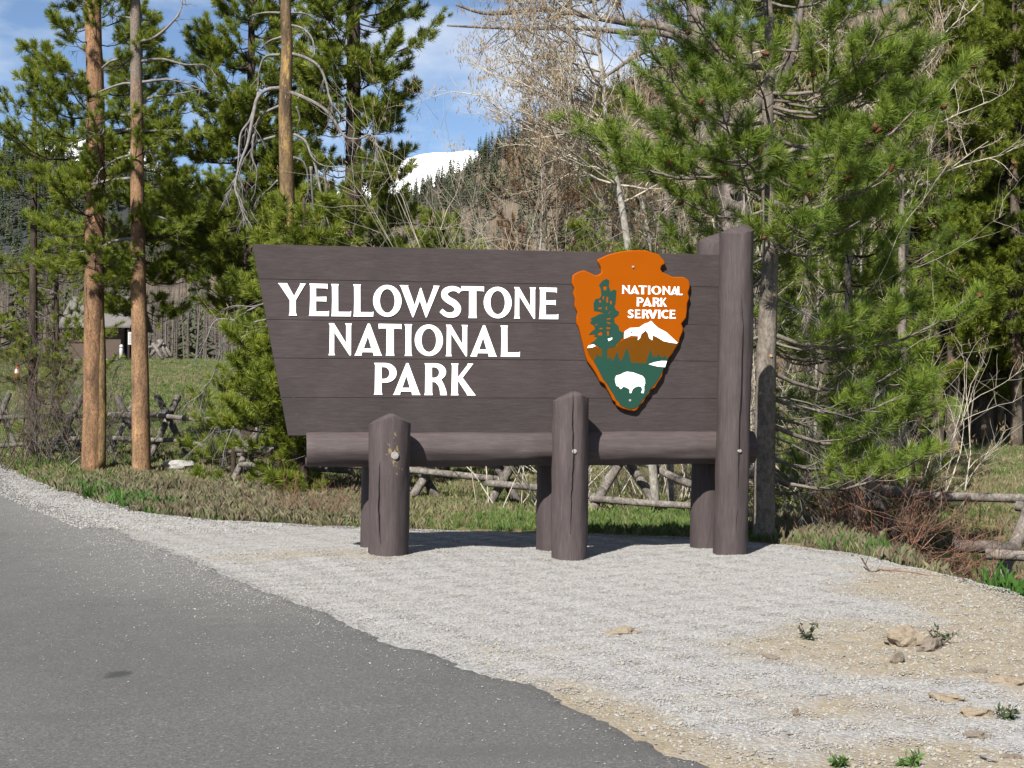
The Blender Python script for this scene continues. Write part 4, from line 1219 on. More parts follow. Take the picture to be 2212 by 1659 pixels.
# --- two orange-barked pines standing by the road bend
Y1 = 24.0
def trunk_from(pl, Y, extra=None):
    pts = [at(x, y, Y) for x, y in pl]
    pts[0].z = hz(pts[0].x, pts[0].y) - .15
    if extra is not None:
        pts.append(pts[-1] + Vector(extra))
    return pts
def noroad(o, az, z, L):
    return False
t1 = Pine(trunk_from([(200, 1012), (203, 760), (205, 450), (206, 200), (200, 0)], Y1, (-.15, .3, 4.5)), [.185, .17, .165, .15, .135, .03], (3.4, 12.6), 2.0, 3, .36, (3, 5), .26, 1.15, dead_low=.25, pitch=(-.1, .5),
          prof=lambda t: (.75 + .25 * math.sin(t * 9)) * (1 - t) ** .5 * (1 if t > .1 else .7), side=.65)
T1 = t1.build('pine_tree', 'tall orange-barked pine with a twin fused stem and green crown', M['bark_orange'], G_N)
# fused second stem
mb = MB(); pl = [(214, 1010), (217, 900), (218, 770), (214, 640)]
P = bez([at(x, y, Y1 - .02) for x, y in pl], 14); mb.tube(P, np.linspace(.115, .07, 14), 12, True, .08, np.random.default_rng(2))
mb.build('twin_stem', M['bark_yellow'], T1, loc=-Vector(T1.location))
t2 = Pine(trunk_from([(306, 1018), (303, 800), (298, 560), (296, 270), (292, 0)], Y1 - .3, (-.05, 0, 1.8)), [.165, .14, .125, .11, .085, .05], (30, 31), 1, 5)
T2 = t2.build('dead_topped_pine', 'orange-barked pine with grey dead limbs and peeled upper trunk', M['bark_half'], G_N)
dead_limbs(T2, [[(300, 90), (335, 80), (375, 45), (392, 15), (395, -30)], [(290, 133), (245, 130), (205, 160), (180, 170)], [(303, 133), (350, 128), (400, 140), (440, 140), (462, 155)],
                [(287, 181), (260, 182), (200, 205), (170, 225)], [(305, 178), (360, 172), (400, 180), (440, 195)], [(300, 225), (330, 210), (400, 200), (440, 190)], [(285, 248), (240, 253), (200, 275), (140, 280)],
                [(285, 280), (230, 285), (180, 300), (130, 325), (118, 365)], [(305, 283), (360, 283), (390, 290)], [(285, 335), (250, 345), (215, 370), (210, 400)], [(283, 385), (235, 390), (190, 400), (150, 410), (130, 422)],
                [(300, 290), (320, 320), (335, 350), (345, 375)], [(288, 40), (255, 35), (240, 30)], [(300, 42), (330, 45)], [(300, 470), (340, 468), (375, 485), (385, 520)], [(290, 515), (250, 520), (200, 540), (150, 545)]], Y1 - .3, .042, 7, 4)
# --- pine with peeled yellow trunk left above the sign
Y3 = 20.5
t3 = Pine(trunk_from([(642, 1045), (632, 760), (620, 405), (616, 230), (620, 110), (617, 0)], Y3, (0, .1, 2.2)), [.16, .13, .105, .095, .085, .075, .04], (30, 31), 1, 8)
T3 = t3.build('peeled_pine', 'pine with yellow peeled trunk and drooping dead grey branches', M['bark_yellow'], G_N)
dead_limbs(T3, [[(605, 28), (575, 27), (545, 32)], [(609, 80), (580, 90), (553, 115)], [(605, 118), (575, 122), (562, 145), (557, 190), (560, 205)], [(608, 190), (575, 195), (555, 215), (545, 260), (535, 310), (520, 350), (508, 400), (515, 430), (540, 490)],
                [(605, 228), (570, 245), (555, 265), (548, 300)], [(595, 295), (560, 305), (545, 320), (528, 345), (518, 365)], [(560, 200), (552, 225), (540, 260), (520, 290), (515, 345), (510, 400)], [(548, 290), (545, 340), (555, 370), (550, 420)],
                [(625, 28), (660, 30), (690, 48)], [(630, 55), (655, 62), (675, 85), (680, 120)], [(625, 115), (660, 125), (690, 145), (705, 180), (715, 220), (740, 250), (770, 285)],
                [(628, 200), (660, 212), (700, 235), (725, 265), (745, 295), (775, 300), (800, 290), (815, 310), (810, 335)], [(640, 230), (648, 255), (640, 275)], [(635, 290), (660, 305), (675, 340), (700, 358), (740, 360)], [(633, 340), (655, 350), (665, 380), (665, 430)], [(680, 350), (690, 400), (700, 450), (715, 500)], [(672, 360), (675, 420), (680, 470), (690, 520)], [(700, 370), (705, 420), (695, 470), (700, 515)],
                [(600, 390), (580, 410), (555, 430)]], Y3, .036, 9, 6, -.6)

# --- green pines behind the sign's left half
def simple_trunk(px, py, Y, H, lean=(0, 0), r=.12, seed=0):
    b = at(px, py, Y); b.z = hz(b.x, b.y) - .1
    return [b, b + Vector((lean[0] * .35, lean[1] * .3, H * .35)), b + Vector((lean[0] * .8, lean[1] * .7, H * .7)), b + Vector((lean[0], lean[1], H))]
def pine(px, Y, H, r, crown, lmax, seed, label, needles, bark='bark_dark', name='pine_tree', group=None, lean=(0, 0), **kw):
    t = Pine(simple_trunk(px, 900, Y, H, lean), [r, r * .8, r * .5, .02], crown, lmax, seed, **kw)
    return t.build(name, label, M[bark], needles, group=group)
THIN = dict(whorl=.42, nbr=(3, 5), tuft=.25, dens=.9, side=.5)
BUSHY = dict(whorl=.30, nbr=(4, 6), tuft=.27, dens=1.35, side=.66)
pine(762, 24.5, 12.5, .20, (2.0, 12.4), 2.2, 21, 'dense dark green pine behind the yellow peeled trunk', G_N, prof=lambda t: (.8 + .2 * math.sin(t * 14)) * (1 - t) ** .6 * min(1, .6 + t * 3), **BUSHY)
pine(540, 26.0, 10.0, .16, (3.0, 9.9), 1.9, 22, 'bushy green pine between the two bare-topped trunks', G_N, **BUSHY)
SB = pine(600, 21.2, 3.4, .07, (.25, 3.3), .95, 23, 'small bushy pine hugging the left edge of the sign', G_N, prof=lambda t: (1 - t) ** .6 * min(1, .7 + t), dead_low=.3, **THIN)
dead_limbs(SB, [[(600, 640), (540, 670), (501, 696), (480, 740), (467, 795), (440, 845), (405, 870)], [(600, 770), (554, 791), (522, 819), (495, 882), (459, 934), (420, 969)], [(560, 785), (548, 830), (530, 880), (500, 930), (480, 985)], [(590, 650), (545, 662), (510, 660), (480, 668)], [(575, 690), (535, 705), (520, 760), (525, 800)], [(540, 700), (470, 690), (445, 735), (428, 772)], [(610, 840), (570, 870), (555, 930), (520, 960)]], 20.9, .022, 17, 7, -.7, tl=.4)
pine(505, 22.9, 1.7, .05, (.1, 1.6), 1.15, 24, 'low sprawling pine bush over the rail fence stub', G_N, prof=lambda t: (1 - t) ** .6 * min(1, .7 + t), dead_low=.3, **BUSHY)
pine(960, 22.0, 4.4, .09, (1.4, 4.3), 1.25, 25, 'short green pine top showing over the sign below the snowy peak', G_N, prof=lambda t: (1 - t) ** .55, **BUSHY)
pine(655, 19.7, 4.3, .08, (1.3, 4.25), 1.15, 26, 'low green pine rising just over the sign under the peeled trunk', G_N, prof=lambda t: (1 - t) ** .5, **BUSHY)
pine(648, 19.9, 1.35, .05, (.08, 1.3), .75, 31, 'low pine sprig crouching under the left end of the log beam', G_N, prof=lambda t: (1 - t) ** .4, **BUSHY)
pine(70, 26.5, 8.0, .10, (.7, 7.9), 1.7, 27, 'green pine at the far left beside the bare shrubs', G_N, dead_low=.45, prof=lambda t: (1 - t) ** .6 * min(1, .5 + 1.4 * t), **THIN)
pine(300, 30.0, 9.5, .14, (3.0, 9.4), 1.5, 28, 'slim green pine standing behind the dead-topped trunk', G_N, **BUSHY)
pine(120, 33.0, 5.2, .10, (1.6, 5.1), 1.5, 29, 'low spreading green pine near the far cabin', G_N, prof=lambda t: (1 - t) ** .5, **THIN)
pine(560, 36.0, 8.0, .12, (3.2, 7.9), 1.9, 30, 'sparse green pine at the edge of the far meadow', G_N, prof=lambda t: (1 - t) ** .5, dead_low=.4, **BUSHY)

# --- the big near pine right of the sign
Y7 = 13.2
tp = [at(1648, 1172, Y7), at(1652, 980, Y7), at(1656, 740, Y7 + .02), at(1664, 530, Y7), at(1657, 300, Y7 - .02), at(1664, 120, Y7), at(1656, -60, Y7)]
tp[0].z = hz(tp[0].x, tp[0].y) - .15
tp.append(tp[-1] + Vector((0, .1, 1.6))); tp.append(tp[-1] + Vector((.05, 0, 1.2)))
def skip7(o, az, z, L):
    return math.sin(az) < -.3 and z < 2.75 and math.cos(az) < .35        # keep clear of the sign panel
t7 = Pine(tp, [.108, .10, .092, .075, .058, .05, .042, .03, .012], (2.05, 7.9), 1.9, 41, .25, (4, 5), .25, 1.1, skip=skip7, prof=lambda t: (.95 + .15 * math.sin(t * 23)) * (1 - t) ** .65 * min(1, .62 + t * 2.0), pitch=(-.12, .5), dead_low=.25, side=.75, lowdead_len=1.1)
# sparse lower boughs reaching to the right
for (z, az, L, pit) in ((1.95, .1, 1.9, -.05), (1.6, .35, 1.7, -.15), (1.35, -.1, 1.5, -.1), (1.1, .2, 1.8, -.12), (.8, .5, 1.6, -.1), (.6, -.15, 1.5, -.05), (1.8, .7, 1.6, .0), (1.25, .9, 1.4, -.1), (.5, .9, 1.4, 0)):
    t7.branch(t7.on(z), az, L, pit, .24, 1.1, .5, .10)
for (z, az, L) in ((1.7, .2, 1.6), (1.5, -.2, 1.2), (1.3, .1, 1.9), (1.0, 0., 1.3), (.8, .3, 1.5), (.65, -.3, 1.1), (.55, .2, 1.3), (.4, .1, .9), (2.2, .05, 1.2), (2.3, 2.9, .8), (1.9, 2.2, .7)):
    t7.deadbranch(t7.on(z + .15 * math.sin(az * 40)), az + .5 * math.sin(z * 50), L * .8, -.25 + .3 * math.sin(z * 31))
T7 = t7.build('cone_bearing_pine', 'young pine with pale grey trunk and cones, just behind the tall post', M['bark_grey'], G_B, M['bark_grey'])
# cones and fresh-cut branch stubs
def cone_mesh():
    bm = bmesh.new(); bmesh.ops.create_icosphere(bm, subdivisions=2, radius=1)
    for v in bm.verts:
        d = v.co.normalized(); a = math.atan2(d.y, d.x); k = 1 + .16 * math.sin(a * 5 + d.z * 9) * math.sin(d.z * 12)
        v.co = Vector((d.x * k * .62, d.y * k * .62, d.z * 1.15 * k - .05))
    me = bpy.data.meshes.new('cone'); bm.to_mesh(me); bm.free(); me.materials.append(M['cone']); return me
cme = cone_mesh(); rg = np.random.default_rng(77)
tpp = np.array(t7.tp); front = np.where((tpp[:, 1] < Y7 + .3) & (tpp[:, 2] < 4.9) & (tpp[:, 2] > 2.2))[0]
for i in rg.choice(front, 46, replace=False):
    c = link('cone', cme, None, T7, Vector(tpp[i]) - Vector(T7.location) + Vector((rg.normal(0, .02), -.05, -.02)))
    c.scale = [.034 * rg.uniform(.8, 1.25)] * 3; c.rotation_euler = (rg.random() * 2, rg.random() * 2, 0)
smb = MB(); smb.tube([(0, .03, 0), (0, -.02, .004)], [.016, .014], 10); sme = smb.mesh('cut_stub', False)
M['cut'] = m_simple('fresh_cut_wood', (.2656, .1594, .0676), (.3284, .2173, .1111), 20)
sme.materials.append(M['cut'])
for (px, py) in ((1661, 770), (1642, 850), (1671, 850), (1668, 640)):
    p = at(px, py, Y7); ax = t7.on(p.z); rr = .088
    dx = max(-.06, min(.06, p.x - ax[0]))
    c = link('cut_stub', sme, None, T7, Vector((ax[0] + dx, ax[1] - math.sqrt(rr * rr - dx * dx) + .004, p.z)) - Vector(T7.location))
    c.rotation_euler = (0, 0, math.atan2(dx, .08))

# --- bare aspens behind the emblem
class Bare:
    def __init__(s, pts, r, seed, mt, catk=.0):
        s.rg = np.random.default_rng(seed); s.tr = MB(); s.br = MB(); s.cp = []
        s.P = bez(pts, 24); s.tr.tube(s.P, r * np.linspace(1, .25, 24), 10, True, .05, s.rg); s.r = r; s.catk = catk

    def limb(s, b, d, L, r, level, up=.25):
        rg = s.rg; d = np.asarray(d, float); d /= np.linalg.norm(d)
        n = 6; P = [np.asarray(b, float)]
        for i in range(n):
            d = d + rg.normal(0, .13, 3) + [0, 0, up * .12]; d /= np.linalg.norm(d)
            P.append(P[-1] + d * L / n)
        P = np.array(P)
        s.br.tube(P, r * np.linspace(1, .3, n + 1), 5 if level > 1 else 3, False)
        if level > 0:
            k = int(rg.integers(4, 8))
            for i in range(k):
                u = rg.uniform(.2, 1) * n; a = min(int(u), n - 1); q = P[a] + (P[a + 1] - P[a]) * (u - a)
                v = (P[a + 1] - P[a]) / (L / n) * .8 + rg.normal(0, .55, 3) + [0, 0, .15]
                s.limb(q, v, L * rg.uniform(.28, .55), max(r * .5, .0022), level - 1, up)
        elif rg.random() < s.catk:
            s.cp.append(P[-1]); s.cp.append(P[3])

    def build(s, name, label, mt, group=None, cat='tree', brm=None):
        b = Vector(s.P[0]); e = empty(name, b); tag(e, label, cat, group)
        s.tr.build('trunk', mt, e, loc=-b)
        if s.br.n: s.br.build('branches', brm or mt, e, loc=-b)
        if s.cp:
            n = len(s.cp)
            o = scatter('catkins', G_C, s.cp, s.rg.random((n, 3)) * [.4, .4, 6.28], s.rg.uniform(.06, .11, n), s.rg, e); o.location = -b
        return e


YA = 16.6
ap = [at(x, y, YA) for x, y in ((1420, 1080), (1385, 750), (1345, 455), (1318, 330), (1303, 180), (1288, 40), (1280, -120))]
ap[0].z = hz(ap[0].x, ap[0].y) - .1
ba = Bare(ap, .055, 61, None, .75)
for k in range(64):
    u = ba.rg.uniform(.38, 1.0); i = int(u * 23); q = ba.P[min(i, 23)]
    left = ba.rg.random() < .72
    a = (math.pi + ba.rg.normal(0, .55)) if left else ba.rg.normal(0, .8)
    L = (2.0 if left else 1.1) * (1.15 - .45 * u) * ba.rg.uniform(.55, 1.1)
    ba.limb(q, (math.cos(a), math.sin(a) * .8, ba.rg.uniform(.15, .85) * (.4 + .6 * u)), L, .017 * (1.2 - .6 * u), 2, .5)
ba.build('aspen_tree', 'bare pale-barked aspen with brown catkins behind the arrowhead emblem', M['aspen'], brm=M['twig_tan'])
ap = [at(x, y, YA + .9) for x, y in ((1450, 1080), (1440, 700), (1410, 560), (1390, 450), (1372, 380), (1340, 250))]
ap[0].z = hz(ap[0].x, ap[0].y) - .1
ba = Bare(ap, .045, 62, None, .4)
for k in range(22):
    u = ba.rg.uniform(.4, 1.0); q = ba.P[min(int(u * 23), 23)]; a = ba.rg.random() * 6.28
    ba.limb(q, (math.cos(a), math.sin(a) * .6, ba.rg.uniform(.1, .7)), ba.rg.uniform(.6, 1.3), .012, 2, .5)
ba.build('slender_aspen', 'slender second bare aspen stem leaning beside the larger aspen', M['aspen'], brm=M['twig_tan'])
# low arching whitish brush along the top of the sign
def brush(px, Y, n, L, seed, mt, label, name, spread, cat='shrub', lev=2, up=(.35, 1.2), base=None, r=.012, catk=.3, lift=0, group=None):
    b = at(px, 900, Y); b.z = hz(b.x, b.y) - .05 + lift
    bb = Bare([b, b + Vector((.01, 0, .1)), b + Vector((.01, 0, .2))], r * 1.3, seed, None, catk)
    for k in range(n):
        a = bb.rg.random() * 6.28
        q = np.array([b.x + bb.rg.normal(0, spread), b.y + bb.rg.normal(0, spread * .5), 0.]); q[2] = hz(q[0], q[1]) - .03 + lift
        bb.limb(q, (math.cos(a), math.sin(a) * .6, bb.rg.uniform(*up)), L * bb.rg.uniform(.55, 1.1), r, lev, .1)
    return bb.build(name, label, mt, group, cat)
brush(1200, 17.6, 34, 4.3, 63, M['twig_tan'], 'tangle of pale bare brush behind the top of the sign', 'bare_brush', .45, up=(.9, 2.2), r=.008)
brush(1400, 18.6, 30, 4.6, 64, M['twig_tan'], 'tall pale bare brush under the aspens', 'bare_brush', .8, up=(1.0, 2.5), r=.010)
brush(1760, 17.4, 22, 2.6, 65, M['twig_tan'], 'pale bare brush among the lower boughs of the cone-bearing pine', 'bare_brush', .7, up=(.8, 2.2), r=.013)
brush(1470, 19.5, 18, 1.0, 66, M['twig_grey'], 'low grey brush seen through the gap under the sign', 'bare_brush', .6, up=(.2, 1.4), r=.008)
# bare-branched trees on the right with curved pale limbs
for (px, Y, H, sd, lab) in ((1930, 20.5, 6.6, 67, 'bare pale tree with arching limbs right of the cone-bearing pine'), (1560, 21, 7.8, 69, 'bare twiggy tree behind the crown of the cone-bearing pine'), (1850, 27, 10.5, 72, 'tall bare twiggy tree between the cone-bearing pine and the woods'), (1760, 30, 11, 73, 'tall bare tree rising behind the crown of the cone-bearing pine'), (1130, 25.5, 6.0, 70, 'bare brown-twigged tree left of the aspen')):
    b = at(px, 900, Y); b.z = hz(b.x, b.y) - .1
    ba = Bare([b, b + Vector((.12, 0, H * .4)), b + Vector((.35, .1, H * .75)), b + Vector((.3, .1, H))], .032, sd, None, .45)
    for k in range(30):
        u = ba.rg.uniform(.6 if sd == 67 else .25, 1.0); q = ba.P[min(int(u * 23), 23)]; a = ba.rg.random() * 6.28
        ba.limb(q, (math.cos(a), math.sin(a), ba.rg.uniform(.2, 1.0)), ba.rg.uniform(.8, 1.9) * (1.2 - .5 * u), .016, 2, .6)
    ba.build('bare_tree', lab, M['aspen'], brm=M['twig_tan'] if sd != 70 else M['twig_brown'])
for (px, Y, H, sd, lab) in ((1835, 17.5, 5.2, 141, 'young green pine rising behind the lower boughs of the cone-bearing pine'), (1950, 20.0, 6.8, 142, 'young green pine between the cone-bearing pine and the forest edge'), (1745, 21.5, 6.0, 143, 'green pine half hidden behind the cone-bearing pine')):
    pine(px, Y, H, .08, (.5, H - .1), 1.35, sd, lab, G_B, 'bark_grey', 'young_pine', prof=lambda t: (.85 + .15 * math.sin(t * 19)) * (1 - t) ** .6 * min(1, .7 + t), whorl=.27, nbr=(4, 5), tuft=.25, dens=.85, side=.45, dead_low=.5)
# old grey cottonwood with heavy limbs
YO = 20.0
op = [at(x, y, YO) for x, y in ((1625, 1050), (1600, 700), (1585, 480), (1540, 260), (1515, 100), (1500, -100), (1510, -260))]
op[0].z = hz(op[0].x, op[0].y) - .1
bo = Bare(op, .36, 71, None, .3); LIMBS = []
for pl, r in (([(1520, 120), (1440, 60), (1330, 45), (1180, 20), (1060, 30), (985, 10)], .075), ([(1530, 160), (1460, 80), (1350, 70), (1250, 60), (1120, 62), (965, 55)], .06), ([(1560, 330), (1470, 130), (1400, 110), (1330, 150), (1260, 200)], .06), ([(1560, 300), (1680, 180), (1720, 80), (1740, -60)], .12), ([(1580, 420), (1700, 330), (1800, 310), (1880, 330)], .05)):
    bo.br = MB(); LIMBS.append(bo.br)
    P = bez([at(x, y, YO - .3) for x, y in pl], 20); bo.br.tube(P, r * np.linspace(1, .22, 20), 8, True, .2, bo.rg)
    for k in range(12):
        q = P[bo.rg.integers(4, 19)]; bo.limb(q, (bo.rg.normal(0, 1), bo.rg.normal(0, .6), bo.rg.uniform(-.5, .8)), bo.rg.uniform(.3, .9), r * .22, 1, .1)
bo.br = MB(); CW = bo.build('old_cottonwood', 'massive old grey cottonwood trunk behind the cone-bearing pine', M['old_bark'])
for q in LIMBS: q.build('limb', M['old_bark'], CW, loc=-Vector(CW.location))
# red-needled dying pines on the slope behind the aspen
pine(1175, 27.0, 6.8, .12, (1.0, 6.7), 1.7, 81, 'dying pine with rust-red needles behind the aspen branches', G_R, 'bark_grey', 'dying_pine', prof=lambda t: (1 - t) ** .5, whorl=.4, nbr=(4, 6), tuft=.2, dens=.75, side=.55, dead_low=.4)
pine(1440, 28.0, 9.5, .13, (1.0, 9.4), 1.6, 82, 'tall dying pine with rust-red needles near the old cottonwood', G_R, 'bark_grey', 'dying_pine', prof=lambda t: (1 - t) ** .5, whorl=.45, nbr=(4, 6), tuft=.2, dens=.6, side=.5, dead_low=.4)
pine(1330, 31.0, 8.0, .13, (1.0, 7.9), 1.5, 83, 'dark green pine seen through the aspen twigs', G_N, prof=lambda t: (1 - t) ** .6, **BUSHY)

# --- forest edge on the right: individual pines from three patterns
FP = []
for k, (H, lm, cr) in enumerate(((9.5, 1.5, (1.6, 9.4)), (8.2, 1.35, (1.0, 8.1)), (11.0, 1.6, (2.3, 10.9)))):
    t = Pine([Vector((0, 0, -.2)), Vector((.03, 0, H * .35)), Vector((-.04, .02, H * .7)), Vector((0, 0, H))], [.125, .11, .075, .015], cr, lm, 91 + k, whorl=.30, nbr=(5, 7), tuft=.27, dens=1.4, side=.7, dead_low=.35, prof=lambda t: (.85 + .15 * math.sin(t * 17)) * (1 - t) ** .55 * min(1, .55 + t * 1.6), pitch=(-.2, .45))
    FP.append(t)
FL = ['forest-edge pine with a gnawed orange patch on its lower trunk', 'bushy forest-edge pine with boughs near the ground', 'tall slim pine in the forest edge']
spots = [(2000, 29, 0, 0), (2026, 27.5, 2, 1), (2058, 27, 0, 2), (2196, 28.5, 2, 3), (1940, 32, 1, 4), (2110, 31, 1, 5), (2150, 34, 0, 6), (2235, 32, 1, 7), (1880, 36, 2, 8), (2040, 37, 2, 9), (2100, 42, 0, 10), (2190, 41, 2, 11), (1960, 44, 2, 12), (1790, 40, 0, 13), (2270, 37, 0, 14), (1700, 45, 2, 15), (1840, 50, 0, 16), (1600, 48, 1, 17), (2140, 52, 2, 18), (2010, 55, 1, 19), (1780, 34, 2, 22), (1690, 37, 2, 23), (2130, 29.5, 1, 24), (2085, 33, 1, 25), (2180, 34.5, 1, 26), (2225, 30.5, 1, 27), (1985, 34, 1, 28), (2290, 29, 2, 20), (2330, 34, 0, 21)]
first = {}
rg = np.random.default_rng(6)
def clone(root):
    r = root.copy(); COL.objects.link(r)
    for ch in list(root.children):
        c = ch.copy(); COL.objects.link(c); c.parent = r
    return r
for (px, Y, k, i) in spots:
    p = at(px, 900, Y)
    if k not in first:
        o = FP[k].build('forest_pine', FL[k], M['bark_gnawed'], G_F, group='pines of the forest edge'); first[k] = o
    else:
        o = clone(first[k])
    o.location = (p.x, p.y, hz(p.x, p.y) - .05); o.rotation_euler = (0, 0, rg.random() * 6.28); s_ = rg.uniform(.85, 1.15); o.scale = (s_, s_, s_)
    o['label'] = FL[k] if False else {0: 'forest pine with gnawed orange trunk at the edge of the right-hand woods', 1: 'bushy low-branched forest pine in the right-hand woods', 2: 'tall slim forest pine in the right-hand woods'}[k]

# --- dead foliage and shrubs
brush(1880, 14.2, 46, 1.1, 101, M['twig_red'], 'red-stemmed willow shrub at the edge of the gravel', 'willow_shrub', .28, up=(.6, 2.6), lev=1, r=.006, catk=0)
brush(1985, 13.4, 40, 1.15, 102, M['twig_red'], 'sprawling red willow stems lying over the gravel bank', 'willow_shrub', .35, up=(.05, .7), lev=1, r=.006, catk=0)
brush(2090, 13.6, 18, .8, 103, M['twig_red'], 'low red willow stems below the fence rails', 'willow_shrub', .3, up=(.1, .9), lev=1, r=.005, catk=0)
for k, (px, Y, L, lab) in enumerate(((30, 24.5, 2.6, 'bare grey shrub at the road bend'), (110, 25.5, 2.0, 'dense bare grey shrub in front of the rail fence'), (165, 26.2, 1.7, 'bare grey shrub beside the twin-stemmed pine'), (255, 25.6, 1.6, 'thin bare shrub between the two orange trunks'))):
    brush(px, Y, 17, L, 110 + k, M['twig_grey'] if k % 2 else M['twig_brown'], lab, 'bare_shrub', .45, up=(.9, 3.0), lev=2, r=.010, catk=0)
brush(330, 27.2, 8, 1.1, 116, M['twig_brown'], 'few thin bare stems beside the crossed fence legs', 'bare_shrub', .3, up=(1.2, 3), lev=1, r=.006, catk=0)
for k, (px, Y, L) in enumerate(((690, 15.9, .5), (620, 16.6, .5), (735, 15.4, .45))):
    brush(px, Y, 14, L, 120 + k, M['twig_red'], 'leafless reddish shoots standing in the grass left of the sign', 'red_shoots', .25, up=(1, 4), lev=1, r=.004, catk=0, group='red shoots in the grass', cat='shoots')

# weeds and sticks on the gravel
def weed(px, py, h, label, seed, mt):
    p = on(px, py); rg_ = np.random.default_rng(seed); mb = MB(); lf = MB()
    for k in range(7):
        a = rg_.random() * 6.28; d = np.array([math.cos(a) * .7, math.sin(a) * .5, rg_.uniform(.25, 1.0)]); d /= np.linalg.norm(d)
        L = h * rg_.uniform(.6, 1.1); P = [np.zeros(3), d * L * .5, d * L + [0, 0, .01]]
        mb.tube(P, [.003, .0025, .001], 4, False)
        for q in range(9):
            b = d * L * rg_.uniform(.2, 1); v = rg_.normal(0, 1, 3); v /= np.linalg.norm(v); s_ = np.cross(v, rg_.normal(size=3)); s_ = s_ / np.linalg.norm(s_) * .006
            lf.add([b, b + v * .013 + s_, b + v * .03, b + v * .013 - s_], [(0, 1, 2, 3)])
    e = empty('weed', p); tag(e, label, 'weed')
    mb.build('stems', M['twig_brown'], e); lf.build('leaves', mt, e, False)
M['weed'] = m_simple('dusty_green_leaf', (.0217, .0362, .0145), (.0435, .0628, .0266), 12, .8, bmp=0)
M['weed_b'] = m_simple('fresh_green_leaf', (.0338, .0773, .0145), (.058, .1159, .0242), 12, .7, bmp=0)
weed(1746, 1384, .13, 'small dark green weed growing alone in the gravel', 1, M['weed'])
weed(2035, 1392, .12, 'sprig of weed behind the leaning slab of rock', 2, M['weed'])
weed(2175, 1555, .06, 'tiny dry weed on the dirt slope', 3, M['weed'])
weed(1960, 1654, .05, 'fresh green weed sprouting at the lower end of the dirt', 4, M['weed_b'])
weed(1815, 1656, .045, 'low green leaves in the earth by the road edge', 5, M['weed_b'])
def stick(pl, r, label, seed, mt='dead_wood', fork=2):
    rg_ = np.random.default_rng(seed); base = on(*pl[0][:2]); pts = []
    for q in pl:
        p = on(q[0], q[1]); p.z += r + (q[2] if len(q) > 2 else 0); pts.append(p - base)
    P = bez(pts, 12); mb = MB(); mb.tube(P, r * np.linspace(1, .45, 12), 6, True, .2, rg_)
    twigs(mb, P, r * .45, .18, fork, rg_, .1)
    tag(mb.build('stick', M[mt], None, loc=base), label, 'stick')
stick([(150, 1010), (163, 1012, .12), (178, 1008, .16), (190, 1012)], .018, 'crooked fallen branch beside the twin-stemmed pine', 1)
stick([(270, 1099), (292, 1104, .05), (306, 1100), (303, 1086, .06)], .012, 'bleached forked stick at the gravel edge', 2)
stick([(1862, 1226, .06), (1880, 1236), (1900, 1234)], .008, 'dark twig poking from the gravel below the willow', 3, 'twig_brown')
stick([(1900, 1232), (1960, 1240, .01), (2010, 1252, .02)], .006, 'long thin reddish twig lying on the gravel', 4, 'twig_red')
stick([(2120, 1638), (2135, 1648, .01), (2155, 1650)], .007, 'curved grey twig at the foot of the bank', 5)
stick([(1728, 1338), (1742, 1342), (1756, 1340)], .004, 'straw stalk lying on the grey gravel', 6, 'twig_tan', 0)

# ==================================================================== RAIL FENCE
b0 = at(1345, 1100, 17)
fence = empty('rail_fence', (b0.x, b0.y, hz(b0.x, b0.y)))
tag(fence, 'weathered log rail fence on crossed legs zigzagging behind the sign', 'fence')
finv = -Vector(fence.location); frg = np.random.default_rng(31)
def flog(name, a, b, r, mt='fence', lat=0.0):
    P = bez([Vector(a), Vector(a).lerp(Vector(b), .5) + Vector((frg.normal(0, .015), frg.normal(0, .015), frg.normal(0, .02))), Vector(b)], 9)
    mb = MB(); mb.tube(P, r * .74 * np.linspace(1.06, .92, 9), 10, True, .10, frg)
    me = mb.mesh(name, True)
    try: me.set_sharp_from_angle(angle=R(50))
    except Exception: pass
    link(name, me, M[mt], fence, finv)
def to_ground(p, dirv):
    """run a leg on until it meets the ground"""
    p = Vector(p); d = Vector(dirv).normalized()
    for i in range(60):
        if p.z < hz(p.x, p.y) - .06: break
        p += d * .03
    return p
def leg(x0, y0, x1, y1, Y, r, dy=0.0, mt='fence'):
    a = at(x0, y0, Y + dy); b = at(x1, y1, Y - dy)
    flog('leg', a, to_ground(b, b - a), r, mt)
def rail(x0, y0, Y0, x1, y1, Y1_, r, mt='fence'):
    flog('rail', at(x0, y0, Y0), at(x1, y1, Y1_), r, mt)
# far left crossed legs
leg(20, 850, -30, 980, 28.4, .075, .3, 'fence_dark'); leg(-10, 850, 40, 985, 28.6, .075, .3, 'fence_dark')
leg(110, 852, 178, 975, 28, .085, .3, 'fence_dark'); leg(180, 852, 118, 975, 28.2, .085, .3, 'fence_dark')
leg(252, 857, 312, 985, 26.9, .085, .3, 'fence_dark'); leg(297, 855, 232, 985, 27.1, .085, .3)
leg(340, 856, 402, 975, 26.2, .08, .3, 'fence_dark'); leg(385, 855, 325, 985, 26.4, .085, .3)
rail(-40, 905, 28.4, 200, 900, 27.6, .065, 'fence_dark'); rail(180, 898, 27.5, 315, 897, 26.6, .065); rail(243, 898, 26.8, 372, 893, 26.0, .07, 'fence_dark'); rail(338, 897, 26.0, 520, 905, 23.2, .06)
rail(-40, 965, 28, 150, 955, 27.5, .06, 'fence_dark'); rail(110, 950, 27.4, 262, 944, 26.7, .065); rail(240, 947, 26.6, 392, 950, 25.8, .065); rail(380, 952, 25.7, 530, 985, 22.7, .06)
leg(560, 925, 515, 1018, 22.4, .075, .2); leg(508, 925, 560, 1015, 22.6, .075, .2, 'fence_dark')
